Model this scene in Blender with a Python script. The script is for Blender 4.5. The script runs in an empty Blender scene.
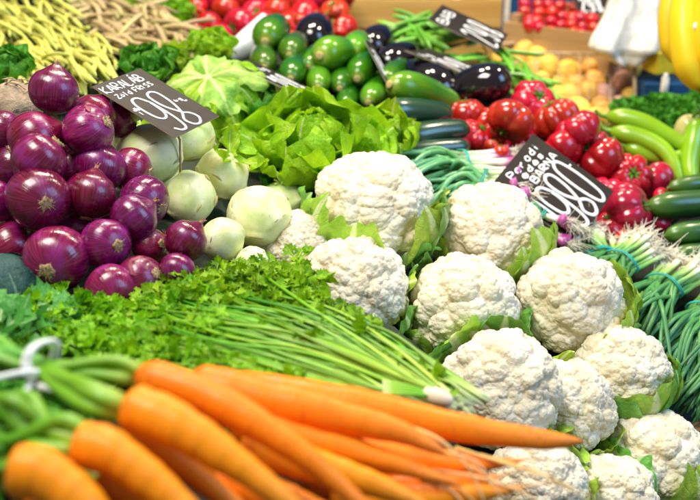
import bpy, bmesh, math, random
import numpy as np
from mathutils import Vector, Matrix
from mathutils.kdtree import KDTree

random.seed(7)
rng = np.random.default_rng(7)
SC = bpy.context.scene
COL = SC.collection
R_ = math.radians

# ------------------------------------------------------------------ camera
CZ = 1.5
PITCH = R_(22.0)
FPX = 972.0
cam_d = bpy.data.cameras.new('camera')
cam = bpy.data.objects.new('camera', cam_d)
COL.objects.link(cam)
cam.location = (0, 0, CZ)
cam.rotation_euler = (R_(90) - PITCH, 0, 0)
cam_d.sensor_width = 36.0
cam_d.lens = 36.0 * FPX / 700.0
cam_d.clip_start = 0.02
cam_d.clip_end = 60
cam_d.dof.use_dof = True
cam_d.dof.focus_distance = 1.13
cam_d.dof.aperture_fstop = 4.5
cam_d.dof.aperture_blades = 0
SC.camera = cam
C_, S_ = math.cos(PITCH), math.sin(PITCH)
FWD = Vector((0, C_, -S_)); UP = Vector((0, S_, C_)); RIGHT = Vector((1, 0, 0))
CAM = Vector((0, 0, CZ))


def P(px, py, d):
    """photo pixel plus a distance along the view axis -> a point in the stall"""
    return CAM + FWD * d + RIGHT * ((px - 350) / FPX * d) - UP * ((py - 250) / FPX * d)


# ------------------------------------------------------------------ light
w = bpy.data.worlds.new('World'); SC.world = w; w.use_nodes = True
bg = w.node_tree.nodes['Background']
bg.inputs[0].default_value = (1.0, 0.97, 0.92, 1)
bg.inputs[1].default_value = 0.24


def area(name, loc, target, size, power, col, sy=None):
    l = bpy.data.lights.new(name, 'AREA')
    l.energy = power; l.color = col; l.shape = 'RECTANGLE'; l.size = size; l.size_y = sy or size
    o = bpy.data.objects.new(name, l); COL.objects.link(o)
    o.location = loc
    o.rotation_euler = (Vector(target) - Vector(loc)).to_track_quat('-Z', 'Y').to_euler()
    return o


area('hall_skylight', (-0.75, 0.55, 3.4), (0.1, 1.35, 1.1), 1.1, 70, (1.0, 0.95, 0.85), 0.85)
area('hall_window', (2.3, 0.2, 2.7), (0.1, 1.4, 1.1), 1.3, 42, (0.30, 0.56, 1.0), 1.5)
area('stall_lamp', (-0.35, 2.1, 2.75), (0.0, 1.5, 1.1), 0.12, 17, (1.0, 0.86, 0.66))
area('stall_lamp', (0.05, 2.2, 2.75), (0.2, 1.5, 1.1), 0.12, 17, (1.0, 0.86, 0.66))
area('stall_lamp', (0.95, 2.0, 2.75), (0.6, 1.6, 1.1), 0.12, 17, (1.0, 0.86, 0.66))

vs = SC.view_settings
vs.view_transform = 'Standard'; vs.look = 'None'; vs.gamma = 1.0; vs.use_curve_mapping = False
vs.exposure = 0.20
SC.cycles.use_denoising = True
SC.cycles.max_bounces = 6
SC.cycles.diffuse_bounces = 3
SC.cycles.glossy_bounces = 2
SC.cycles.transmission_bounces = 4
SC.cycles.transparent_max_bounces = 6
SC.cycles.caustics_reflective = False
SC.cycles.caustics_refractive = False


# ------------------------------------------------------------------ materials
class NT:
    def __init__(self, name):
        self.m = bpy.data.materials.new(name); self.m.use_nodes = True
        self.t = self.m.node_tree; self.n = self.t.nodes; self.l = self.t.links
        self.b = self.n['Principled BSDF']; self.out = self.n['Material Output']

    def node(self, typ, **kw):
        n = self.n.new(typ)
        for k, v in kw.items():
            setattr(n, k, v)
        return n

    def link(self, a, b):
        self.l.new(a, b)

    def coord(self, kind='Object'):
        return self.node('ShaderNodeTexCoord').outputs[kind]

    def math(self, op, a, b=None):
        n = self.node('ShaderNodeMath', operation=op)
        for i, x in enumerate((a, b)):
            if x is None: continue
            if isinstance(x, (int, float)): n.inputs[i].default_value = x
            else: self.link(x, n.inputs[i])
        return n.outputs[0]

    def noise(self, vec, scale, detail=3, rough=0.55):
        n = self.node('ShaderNodeTexNoise')
        n.inputs['Scale'].default_value = scale; n.inputs['Detail'].default_value = detail
        n.inputs['Roughness'].default_value = rough
        if vec is not None: self.link(vec, n.inputs['Vector'])
        return n.outputs['Fac']

    def voro(self, vec, scale, feature='F1'):
        n = self.node('ShaderNodeTexVoronoi', feature=feature)
        n.inputs['Scale'].default_value = scale
        if vec is not None: self.link(vec, n.inputs['Vector'])
        return n.outputs['Distance']

    def ramp(self, fac, stops, interp='LINEAR'):
        n = self.node('ShaderNodeValToRGB'); n.color_ramp.interpolation = interp
        e = n.color_ramp.elements
        while len(e) < len(stops): e.new(0.5)
        for i, (p, c) in enumerate(stops):
            e[i].position = p
            e[i].color = (c, c, c, 1) if isinstance(c, (int, float)) else (*c, 1)
        self.link(fac, n.inputs[0])
        return n.outputs[0]

    def mix(self, fac, a, b, blend='MIX'):
        n = self.node('ShaderNodeMix', data_type='RGBA', blend_type=blend)
        for i, x in ((0, fac), (6, a), (7, b)):
            if isinstance(x, (int, float)): n.inputs[i].default_value = x
            elif isinstance(x, tuple): n.inputs[i].default_value = (*x, 1)
            else: self.link(x, n.inputs[i])
        return n.outputs[2]

    def hsv(self, col, seed_h=0.02, seed_v=0.25, s=1.0):
        r = self.node('ShaderNodeObjectInfo').outputs['Random']
        n = self.node('ShaderNodeHueSaturation')
        h = self.math('ADD', self.math('MULTIPLY', self.math('SUBTRACT', r, 0.5), seed_h * 2), 0.5)
        r2 = self.math('FRACT', self.math('MULTIPLY', r, 7.31))
        v = self.math('ADD', self.math('MULTIPLY', self.math('SUBTRACT', r2, 0.5), seed_v * 2), 1.0)
        self.link(h, n.inputs['Hue']); self.link(v, n.inputs['Value']); n.inputs['Saturation'].default_value = s
        self.link(col, n.inputs['Color'])
        return n.outputs[0]

    def bump(self, height, strength, dist):
        n = self.node('ShaderNodeBump')
        n.inputs['Strength'].default_value = strength; n.inputs['Distance'].default_value = dist
        self.link(height, n.inputs['Height']); self.link(n.outputs[0], self.b.inputs['Normal'])
        return n.outputs[0]

    def set(self, col=None, rough=0.5, spec=0.5, coat=0.0, coat_rough=0.1, sss=0.0, sss_r=(0.01, 0.006, 0.004)):
        b = self.b
        if col is not None:
            if isinstance(col, tuple): b.inputs['Base Color'].default_value = (*col, 1)
            else: self.link(col, b.inputs['Base Color'])
        if isinstance(rough, (int, float)): b.inputs['Roughness'].default_value = rough
        else: self.link(rough, b.inputs['Roughness'])
        b.inputs['Specular IOR Level'].default_value = spec
        b.inputs['Coat Weight'].default_value = coat; b.inputs['Coat Roughness'].default_value = coat_rough
        if sss:
            b.inputs['Subsurface Weight'].default_value = sss
            b.inputs['Subsurface Radius'].default_value = sss_r
            b.inputs['Subsurface Scale'].default_value = 1.0
        return self.m

    def translucent(self, col, fac):
        tr = self.node('ShaderNodeBsdfTranslucent'); self.link(col, tr.inputs['Color'])
        mx = self.node('ShaderNodeMixShader'); mx.inputs[0].default_value = fac
        self.link(self.b.outputs[0], mx.inputs[1]); self.link(tr.outputs[0], mx.inputs[2])
        self.link(mx.outputs[0], self.out.inputs['Surface'])


M = {}


def plain(name, col, rough=0.5, spec=0.4, var=0.0, nscale=30, bump=0.0, coat=0.0, hue=0.0):
    t = NT(name); c = t.coord()
    nz = t.noise(c, nscale, 4)
    dark = tuple(x * 0.72 for x in col); lite = tuple(min(1, x * 1.2) for x in col)
    cc = t.ramp(nz, [(0.3, dark), (0.7, lite)])
    if var or hue: cc = t.hsv(cc, hue, var)
    if bump: t.bump(nz, 0.6, bump)
    M[name] = t.set(cc, rough, spec, coat)
    return t


# red onion: dark papery skin with meridian veins
t = NT('onion_skin'); co = t.coord()
sx = t.node('ShaderNodeSeparateXYZ'); t.link(co, sx.inputs[0])
ang = t.math('ARCTAN2', sx.outputs[1], sx.outputs[0])
cv = t.node('ShaderNodeCombineXYZ')
t.link(t.math('MULTIPLY', t.math('COSINE', ang), 9), cv.inputs[0]); t.link(t.math('MULTIPLY', t.math('SINE', ang), 9), cv.inputs[1])
t.link(t.math('MULTIPLY', sx.outputs[2], 0.9), cv.inputs[2])
vein = t.noise(cv.outputs[0], 1.6, 4, 0.6)
patch = t.noise(co, 1.7, 4)
c1 = t.ramp(vein, [(0.28, (0.050, 0.001, 0.014)), (0.5, (0.15, 0.003, 0.046)), (0.74, (0.30, 0.014, 0.12))])
c2 = t.mix(t.ramp(patch, [(0.48, 0.0), (0.68, 0.7)]), c1, (0.23, 0.010, 0.17))
oz = t.math('ABSOLUTE', sx.outputs[2])
c2 = t.hsv(c2, 0.025, 0.3)
t.bump(vein, 0.25, 0.002)
M['onion_skin'] = t.set(c2, t.ramp(patch, [(0.35, 0.13), (0.65, 0.32)]), 0.5, 0.35, 0.08)

plain('onion_paper', (0.20, 0.02, 0.045), 0.45, 0.3, 0.2, 5, 0.001)
plain('onion_root', (0.42, 0.30, 0.16), 0.85, 0.2, 0.2, 14, 0.002)
plain('onion_neck', (0.42, 0.22, 0.13), 0.8, 0.2, 0.2, 9, 0.002)

# kohlrabi
t = NT('kohlrabi_skin'); co = t.coord()
n1 = t.noise(co, 1.5, 4); n2 = t.noise(co, 5, 5, 0.65)
c = t.ramp(n1, [(0.3, (0.60, 0.70, 0.26)), (0.5, (0.76, 0.81, 0.42)), (0.7, (0.86, 0.87, 0.58))])
c = t.mix(t.ramp(n2, [(0.60, 0.0), (0.72, 0.5)]), c, (0.52, 0.42, 0.18))
t.bump(n2, 0.2, 0.002)
M['kohlrabi_skin'] = t.set(t.hsv(c, 0.012, 0.1), 0.42, 0.4, 0.1, 0.3, 0.12, (0.006, 0.006, 0.003))
plain('kohlrabi_scar', (0.60, 0.50, 0.22), 0.6, 0.3, 0.1, 120, 0.002)

# cauliflower curd
t = NT('curd'); co = t.coord()
n1 = t.noise(co, 1.6, 4); n2 = t.noise(co, 6, 4); v1 = t.voro(co, 24)
c = t.ramp(n1, [(0.3, (0.70, 0.59, 0.39)), (0.5, (0.78, 0.705, 0.53)), (0.7, (0.82, 0.77, 0.63))])
c = t.mix(t.ramp(n2, [(0.60, 0.0), (0.76, 0.45)]), c, (0.62, 0.44, 0.22))
hh = t.math('ADD', t.math('MULTIPLY', v1, -0.6), t.noise(co, 45, 2))
t.bump(hh, 0.45, 0.0016)
M['curd'] = t.set(t.hsv(c, 0.006, 0.05), 0.62, 0.3, 0.0, 0.1, 0.15, (0.006, 0.0045, 0.003))


def leafmat(name, dark, lite, rib, ribw=0.05, vein=14.0, trans=0.3, rough=0.42, bumpd=0.004, ribfade=True, spec=0.26):
    """UV: x across the leaf (0.5 is the midrib), y along it"""
    t = NT(name)
    uv = t.node('ShaderNodeUVMap').outputs[0]
    s = t.node('ShaderNodeSeparateXYZ'); t.link(uv, s.inputs[0])
    co = t.coord()
    n1 = t.noise(co, 40, 4)
    a = t.math('ABSOLUTE', t.math('SUBTRACT', s.outputs[0], 0.5))
    base = t.ramp(n1, [(0.28, dark), (0.72, lite)])
    ph = t.math('SUBTRACT', t.math('MULTIPLY', s.outputs[1], vein), t.math('MULTIPLY', a, vein * 1.3))
    ph = t.math('ADD', ph, t.math('MULTIPLY', n1, 1.6))
    sv = t.math('ABSOLUTE', t.math('SINE', t.math('MULTIPLY', ph, math.pi)))
    svm = t.ramp(sv, [(0.0, 0.32), (0.2, 0.0)])
    base = t.mix(svm, base, tuple(0.5 * (l + r) for l, r in zip(lite, rib)))
    wv = t.math('MULTIPLY', t.math('SUBTRACT', 1.25, s.outputs[1]) if ribfade else 1.0, ribw)
    rm = t.math('SUBTRACT', 1.0, t.math('MINIMUM', t.math('DIVIDE', a, wv), 1.0))
    rm = t.ramp(rm, [(0.0, 0.0), (0.5, 1.0)])
    c = t.mix(rm, base, rib)
    c = t.hsv(c, 0.012, 0.14)
    hgt = t.math('ADD', t.math('MULTIPLY', svm, -1.0), t.math('MULTIPLY', t.noise(co, 110, 3), 1.2))
    t.bump(hgt, 0.55, bumpd)
    M[name] = t.set(c, rough, spec)
    if trans: t.translucent(c, trans)
    return t


leafmat('cauli_leaf', (0.27, 0.50, 0.03), (0.52, 0.73, 0.11), (0.74, 0.85, 0.40), 0.17, 7, 0.22, 0.4)
leafmat('cauli_leaf_blue', (0.09, 0.30, 0.04), (0.24, 0.52, 0.09), (0.54, 0.74, 0.32), 0.14, 8, 0.15, 0.45)
leafmat('lettuce_leaf', (0.20, 0.46, 0.004), (0.45, 0.72, 0.016), (0.66, 0.84, 0.30), 0.05, 6, 0.38, 0.38, 0.006)
leafmat('lettuce_pale', (0.26, 0.52, 0.05), (0.52, 0.73, 0.17), (0.66, 0.80, 0.32), 0.09, 6, 0.35, 0.42, 0.005)
leafmat('lettuce_dark', (0.04, 0.20, 0.010), (0.13, 0.40, 0.025), (0.42, 0.66, 0.18), 0.05, 7, 0.25, 0.42, 0.006)
leafmat('cabbage_leaf', (0.014, 0.055, 0.05), (0.03, 0.10, 0.085), (0.12, 0.22, 0.17), 0.04, 7, 0.05, 0.6)
leafmat('parsley_leaf', (0.06, 0.25, 0.001), (0.30, 0.58, 0.006), (0.40, 0.66, 0.06), 0.04, 3, 0.3, 0.42)
leafmat('celery_leaf', (0.04, 0.24, 0.03), (0.12, 0.42, 0.08), (0.4, 0.62, 0.3), 0.04, 4, 0.3, 0.42)
leafmat('dill_leaf', (0.04, 0.20, 0.01), (0.12, 0.38, 0.02), (0.2, 0.45, 0.05), 0.04, 3, 0.2, 0.5)


def lengthmat(name, stops, rough=0.4, spec=0.45, coat=0.1, stripe=0.0, trans=0.0, var=0.15, hue=0.012, bumpd=0.001, ring=0.0):
    """colour runs along the piece (UV y)"""
    t = NT(name)
    uv = t.node('ShaderNodeUVMap').outputs[0]
    s = t.node('ShaderNodeSeparateXYZ'); t.link(uv, s.inputs[0])
    co = t.coord()
    n1 = t.noise(co, 60, 4)
    f = t.math('ADD', s.outputs[1], t.math('MULTIPLY', t.math('SUBTRACT', n1, 0.5), 0.10))
    c = t.ramp(f, stops)
    if stripe:
        cv = t.node('ShaderNodeCombineXYZ')
        t.link(t.math('MULTIPLY', s.outputs[0], 26), cv.inputs[0]); t.link(t.math('MULTIPLY', s.outputs[1], 2.5), cv.inputs[1])
        n2 = t.noise(cv.outputs[0], 1.0, 3)
        c = t.mix(t.ramp(n2, [(0.35, stripe), (0.6, 0.0)]), c, tuple(x * 0.45 for x in stops[len(stops) // 2][1]))
        t.bump(n2, 0.3, bumpd)
    elif ring:
        cv = t.node('ShaderNodeCombineXYZ')
        t.link(t.math('MULTIPLY', s.outputs[0], 3.0), cv.inputs[0]); t.link(t.math('MULTIPLY', s.outputs[1], 55), cv.inputs[1])
        n2 = t.noise(cv.outputs[0], 1.0, 3)
        c = t.mix(t.ramp(n2, [(0.28, ring), (0.42, 0.0)]), c, (0.55, 0.12, 0.01))
        t.bump(n2, 0.35, bumpd)
    else:
        t.bump(n1, 0.25, bumpd)
    c = t.hsv(c, hue, var)
    M[name] = t.set(c, rough, spec, coat, 0.15)
    if trans: t.translucent(c, trans)


lengthmat('carrot_skin', [(0.0, (0.60, 0.12, 0.004)), (0.06, (0.88, 0.235, 0.003)), (0.6, (0.90, 0.26, 0.004)), (1.0, (0.80, 0.26, 0.03))], 0.42, 0.28, 0.05, ring=0.8, var=0.06, hue=0.008, bumpd=0.003)
lengthmat('rootlet', [(0, (0.80, 0.42, 0.12)), (1, (0.75, 0.58, 0.32))], 0.7, 0.2, 0.0)
lengthmat('carrot_stalk', [(0, (0.40, 0.52, 0.05)), (0.15, (0.21, 0.46, 0.015)), (0.6, (0.10, 0.34, 0.010)), (1, (0.06, 0.24, 0.01))], 0.4, 0.4, 0.1, stripe=0.35)
lengthmat('parsley_stem', [(0, (0.08, 0.32, 0.006)), (0.5, (0.20, 0.46, 0.012)), (0.85, (0.40, 0.62, 0.06)), (1, (0.74, 0.80, 0.42))], 0.35, 0.5, 0.15, stripe=0.15, trans=0.1, var=0.35, hue=0.025)
lengthmat('scallion_leaf', [(0, (0.86, 0.86, 0.74)), (0.10, (0.80, 0.86, 0.58)), (0.22, (0.36, 0.60, 0.13)), (0.42, (0.07, 0.30, 0.07)), (1, (0.03, 0.19, 0.07))], 0.4, 0.45, 0.1, stripe=0.3, trans=0.08)
lengthmat('purple_scallion', [(0, (0.40, 0.05, 0.24)), (0.14, (0.42, 0.05, 0.28)), (0.22, (0.86, 0.80, 0.80)), (0.36, (0.72, 0.84, 0.5)), (0.6, (0.12, 0.40, 0.13)), (1, (0.04, 0.25, 0.12))], 0.32, 0.5, 0.25, stripe=0.15)
lengthmat('root_hair', [(0, (0.84, 0.80, 0.68)), (1, (0.78, 0.72, 0.56))], 0.8, 0.2, 0)
lengthmat('yellow_bean', [(0, (0.36, 0.46, 0.05)), (0.1, (0.53, 0.53, 0.07)), (0.6, (0.62, 0.60, 0.14)), (1, (0.44, 0.50, 0.10))], 0.38, 0.45, 0.1, var=0.12, hue=0.012)
lengthmat('shell_bean', [(0, (0.40, 0.34, 0.14)), (0.3, (0.46, 0.36, 0.16)), (0.7, (0.44, 0.31, 0.17)), (1, (0.30, 0.28, 0.09))], 0.55, 0.35, 0, var=0.2, hue=0.015)
lengthmat('green_pod', [(0, (0.30, 0.50, 0.05)), (0.2, (0.11, 0.36, 0.02)), (1, (0.16, 0.42, 0.03))], 0.32, 0.5, 0.2, var=0.25, hue=0.015)
lengthmat('zucchini_skin', [(0, (0.36, 0.40, 0.06)), (0.04, (0.06, 0.19, 0.004)), (0.4, (0.012, 0.095, 0.004)), (1, (0.008, 0.06, 0.004))], 0.2, 0.4, 0.1, stripe=0.25, var=0.25, hue=0.02)
lengthmat('zucchini_light', [(0, (0.45, 0.50, 0.10)), (0.05, (0.12, 0.30, 0.006)), (0.5, (0.035, 0.20, 0.006)), (1, (0.15, 0.34, 0.02))], 0.2, 0.4, 0.1, stripe=0.2, var=0.12)
lengthmat('zucchini_dark', [(0, (0.18, 0.20, 0.06)), (0.05, (0.016, 0.060, 0.022)), (1, (0.008, 0.036, 0.014))], 0.24, 0.6, 0.4, stripe=0.2, var=0.2)
lengthmat('cucumber_skin', [(0, (0.08, 0.20, 0.02)), (0.2, (0.018, 0.085, 0.012)), (0.8, (0.025, 0.11, 0.014)), (1, (0.14, 0.30, 0.03))], 0.3, 0.5, 0.3, stripe=0.45, var=0.2)
lengthmat('long_pepper', [(0, (0.24, 0.44, 0.01)), (0.5, (0.30, 0.54, 0.012)), (1, (0.36, 0.58, 0.02))], 0.26, 0.5, 0.2, var=0.1)
lengthmat('banana_skin', [(0, (0.35, 0.30, 0.03)), (0.06, (0.80, 0.56, 0.01)), (0.93, (0.86, 0.60, 0.012)), (1, (0.10, 0.07, 0.02))], 0.42, 0.4, 0.1, var=0.05)
plain('pepper_stem', (0.16, 0.36, 0.03), 0.5, 0.4, 0.2, 60)
plain('tomato_skin', (0.56, 0.009, 0.007), 0.2, 0.5, 0.22, 1.5, 0, 0.3, 0.012)
plain('ribbed_tomato_skin', (0.50, 0.008, 0.018), 0.2, 0.5, 0.22, 1.5, 0, 0.35, 0.01)
plain('calyx', (0.07, 0.22, 0.02), 0.6, 0.3, 0.2, 80)
plain('eggplant_skin', (0.005, 0.002, 0.005), 0.09, 0.5, 0.2, 3, 0, 0.6)
plain('blossom_scar', (0.50, 0.40, 0.16), 0.7, 0.2, 0.1, 150)
plain('potato_skin', (0.84, 0.52, 0.09), 0.5, 0.35, 0.2, 2.2, 0.003, 0, 0.018)
plain('pink_potato_skin', (0.70, 0.36, 0.26), 0.5, 0.35, 0.2, 2.2, 0.003, 0, 0.015)
plain('celeriac_skin', (0.40, 0.30, 0.20), 0.85, 0.2, 0.1, 60, 0.012)
plain('yellow_pepper_skin', (0.74, 0.66, 0.26), 0.2, 0.6, 0.1, 25, 0, 0.4)
plain('string_white', (0.80, 0.80, 0.78), 0.75, 0.2, 0.0, 200, 0.002)
plain('band_teal', (0.03, 0.38, 0.32), 0.45, 0.4, 0.1, 60)
plain('lettuce_core', (0.62, 0.46, 0.24), 0.6, 0.3, 0, 120, 0.003)
plain('paper_cup', (0.66, 0.70, 0.74), 0.6, 0.3, 0.0, 40, 0.002)
plain('card_board', (0.024, 0.018, 0.015), 0.5, 0.18, 0, 35, 0.0006)
plain('card_edge', (0.45, 0.36, 0.25), 0.8, 0.2, 0, 90)
plain('chalk_ink', (0.88, 0.90, 0.92), 0.55, 0.3, 0, 300)
plain('plastic_white', (0.74, 0.70, 0.60), 0.4, 0.4, 0.0, 30, 0.004)
plain('basket_wire', (0.52, 0.38, 0.22), 0.4, 0.5, 0.1, 50)
plain('sticker', (0.85, 0.85, 0.85), 0.4, 0.4)
plain('liner', (0.018, 0.030, 0.018), 0.7, 0.25, 0, 12, 0.004)
plain('tarp_blue', (0.008, 0.060, 0.15), 0.6, 0.3, 0, 6, 0.01)
plain('floor_grey', (0.22, 0.21, 0.20), 0.6, 0.3, 0, 4, 0.004)
plain('yellow_box_card', (0.62, 0.47, 0.02), 0.5, 0.3, 0, 20)


def woodmat(name, a, b):
    t = NT(name); co = t.coord()
    mp = t.node('ShaderNodeMapping'); mp.inputs['Scale'].default_value = (3, 60, 60)
    t.link(co, mp.inputs[0])
    n = t.noise(mp.outputs[0], 1.0, 5, 0.6)
    c = t.ramp(n, [(0.3, a), (0.7, b)])
    t.bump(n, 0.4, 0.002)
    M[name] = t.set(t.hsv(c, 0.006, 0.12), 0.65, 0.3)


woodmat('wood_yellow', (0.46, 0.25, 0.05), (0.66, 0.42, 0.12))
woodmat('wood_brown', (0.30, 0.17, 0.07), (0.48, 0.30, 0.14))


# ------------------------------------------------------------------ mesh helpers
class MB:
    def __init__(self):
        self.v, self.f, self.uv, self.n = [], [], [], 0

    def add(self, V, F, UV=None):
        V = np.asarray(V, float)
        if UV is None: UV = np.zeros((len(V), 2))
        self.v.append(V); self.uv.append(np.asarray(UV, float))
        o = self.n
        self.f.extend([tuple(i + o for i in f) for f in F])
        self.n += len(V)
        return self

    def build(self, name, mat, smooth=True):
        me = bpy.data.meshes.new(name)
        V = np.concatenate(self.v); UV = np.concatenate(self.uv)
        me.from_pydata(V.tolist(), [], self.f)
        li = np.zeros(len(me.loops), dtype=np.int32); me.loops.foreach_get('vertex_index', li)
        uvl = me.uv_layers.new(name='UVMap')
        uvl.data.foreach_set('uv', UV[li].astype(np.float32).ravel())
        me.materials.append(M[mat])
        if smooth: me.polygons.foreach_set('use_smooth', [True] * len(me.polygons))
        me.update()
        return me


def catmull(pts, n):
    pts = np.asarray(pts, float)
    if len(pts) == 2:
        tt = np.linspace(0, 1, n)[:, None]
        return pts[0] * (1 - tt) + pts[1] * tt
    p = np.vstack([2 * pts[0] - pts[1], pts, 2 * pts[-1] - pts[-2]])
    seg = len(pts) - 1
    out = []
    for s in np.linspace(0, seg, n):
        i = min(int(s), seg - 1); t = s - i
        p0, p1, p2, p3 = p[i], p[i + 1], p[i + 2], p[i + 3]
        out.append(0.5 * (2 * p1 + (p2 - p0) * t + (2 * p0 - 5 * p1 + 4 * p2 - p3) * t * t + (3 * p1 - p0 - 3 * p2 + p3) * t ** 3))
    return np.array(out)


def tube(path, rad, seg=8, cap=True, shape=None, flat=None):
    """path (N,3), rad (N,), shape(theta)->radius factor"""
    path = np.asarray(path, float); N = len(path)
    rad = np.full(N, rad) if np.isscalar(rad) else np.asarray(rad, float)
    T = np.gradient(path, axis=0); T /= np.linalg.norm(T, axis=1)[:, None] + 1e-12
    a = np.array([0, 0, 1.0]) if abs(T[0][2]) < 0.9 else np.array([1.0, 0, 0])
    n = np.cross(T[0], a); n /= np.linalg.norm(n)
    th = np.linspace(0, 2 * np.pi, seg, endpoint=False)
    sh = np.ones(seg) if shape is None else shape(th)
    V, UV = [], []
    for i in range(N):
        n = n - T[i] * np.dot(n, T[i]); n /= np.linalg.norm(n) + 1e-12
        b = np.cross(T[i], n)
        k = 1.0 if flat is None else flat
        ring = path[i] + rad[i] * ((np.cos(th) * sh)[:, None] * n + k * (np.sin(th) * sh)[:, None] * b)
        V.append(ring)
        UV.append(np.stack([np.abs(np.linspace(-1, 1, seg, endpoint=False)), np.full(seg, i / (N - 1))], 1))
    V = np.concatenate(V); UV = np.concatenate(UV)
    F = [(i * seg + j, i * seg + (j + 1) % seg, (i + 1) * seg + (j + 1) % seg, (i + 1) * seg + j) for i in range(N - 1) for j in range(seg)]
    if cap:
        c0, c1 = len(V), len(V) + 1
        V = np.vstack([V, path[0], path[-1]]); UV = np.vstack([UV, [0, 0], [0, 1]])
        F += [(c0, (j + 1) % seg, j) for j in range(seg)]
        o = (N - 1) * seg
        F += [(c1, o + j, o + (j + 1) % seg) for j in range(seg)]
    return V, F, UV


def lathe(prof, seg=24, ribs=None):
    """prof list of (r, z) from bottom pole to top pole; ribs(theta, k)->factor"""
    th = np.linspace(0, 2 * np.pi, seg, endpoint=False)
    V = []; UV = []; K = len(prof)
    for k, (r, z) in enumerate(prof):
        f = np.ones(seg) if ribs is None else ribs(th, k / (K - 1))
        V.append(np.stack([r * f * np.cos(th), r * f * np.sin(th), np.full(seg, z)], 1))
        UV.append(np.stack([np.abs(np.linspace(-1, 1, seg, endpoint=False)), np.full(seg, k / (K - 1))], 1))
    V = np.concatenate(V); UV = np.concatenate(UV)
    F = [(k * seg + j, k * seg + (j + 1) % seg, (k + 1) * seg + (j + 1) % seg, (k + 1) * seg + j) for k in range(K - 1) for j in range(seg)]
    F += [tuple(reversed(range(seg))), tuple(range((K - 1) * seg, K * seg))]
    return V, F, UV


def wob(V, amp, freq, seed):
    """smooth lumps: sum of sines"""
    r = np.random.default_rng(seed); V = np.asarray(V, float)
    out = np.zeros(len(V))
    for _ in range(6):
        d = r.normal(size=3); d /= np.linalg.norm(d)
        out += np.sin(V @ d * freq * r.uniform(0.6, 1.6) + r.uniform(0, 6.28))
    return amp * out / 6


def lumpy(V, amp, freq, seed):
    V = np.asarray(V, float)
    c = V.mean(0); D = V - c
    return c + D * (1 + wob(V, amp, freq, seed))[:, None]


def box(mb, c, s, rot=None):
    c = np.array(c, float); h = np.array(s, float) / 2
    V = np.array([[x, y, z] for x in (-1, 1) for y in (-1, 1) for z in (-1, 1)], float) * h
    if rot is not None: V = V @ np.array(rot).T
    mb.add(V + c, [(0, 1, 3, 2), (4, 6, 7, 5), (0, 4, 5, 1), (2, 3, 7, 6), (0, 2, 6, 4), (1, 5, 7, 3)])


def frame(axis, hint=RIGHT):
    """rotation whose local Z is axis and local X is near hint"""
    z = Vector(axis).normalized(); x = Vector(hint) - z * Vector(hint).dot(z)
    if x.length < 1e-4: x = Vector((0, 1, 0)) - z * z.y
    x.normalize(); y = z.cross(x)
    return Matrix((x, y, z)).transposed()


def mat4(loc, rot=None, s=1.0):
    m = (rot or Matrix.Identity(3)).to_4x4()
    sc = Matrix.Diagonal((*([s] * 3 if isinstance(s, (int, float)) else s), 1))
    return Matrix.Translation(loc) @ m @ sc


def tag(o, label, cat, group=None, kind=None):
    o['label'] = label; o['category'] = cat
    if group: o['group'] = group
    if kind: o['kind'] = kind
    return o


def obj(name, me, parent=None, m=None):
    o = bpy.data.objects.new(name, me); COL.objects.link(o)
    if parent: o.parent = parent
    if m is not None: o.matrix_local = m
    return o


def thing(name, label, cat, m, group=None):
    o = bpy.data.objects.new(name, None); COL.objects.link(o)
    o.empty_display_size = 0.02
    o.matrix_world = m
    return tag(o, label, cat, group)


SUP = []          # (x, y, underside z, radius): what the stall liner has to carry


def sup(p, r, below=None):
    SUP.append((p.x, p.y, p.z - (r if below is None else below), r))


def rdir(axis, spread):
    v = Vector(axis) + Vector(rng.normal(size=3)) * spread
    return v.normalized()


TOCAM = -FWD
ZUP = Vector((0, 0, 1))

# ------------------------------------------------------------------ cauliflower
def ico(sub):
    bm = bmesh.new(); bmesh.ops.create_icosphere(bm, subdivisions=sub, radius=1.0)
    V = np.array([v.co[:] for v in bm.verts]); F = [tuple(v.index for v in f.verts) for f in bm.faces]
    bm.free(); return V, F


def fib(n, jit, seed):
    r = np.random.default_rng(seed)
    i = np.arange(n) + 0.5
    ph = np.arccos(1 - 2 * i / n); th = np.pi * (1 + 5 ** 0.5) * i
    p = np.stack([np.cos(th) * np.sin(ph), np.sin(th) * np.sin(ph), np.cos(ph)], 1)
    p += r.normal(size=p.shape) * jit * math.sqrt(4 * math.pi / n)
    return p / np.linalg.norm(p, axis=1)[:, None]


def near(V, pts):
    kd = KDTree(len(pts))
    for i, p in enumerate(pts): kd.insert(p, i)
    kd.balance()
    res = [kd.find(v) for v in V.tolist()]
    return np.array([r[2] for r in res]), np.array([r[1] for r in res])


ICO_V, ICO_F = ico(7)


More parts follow.
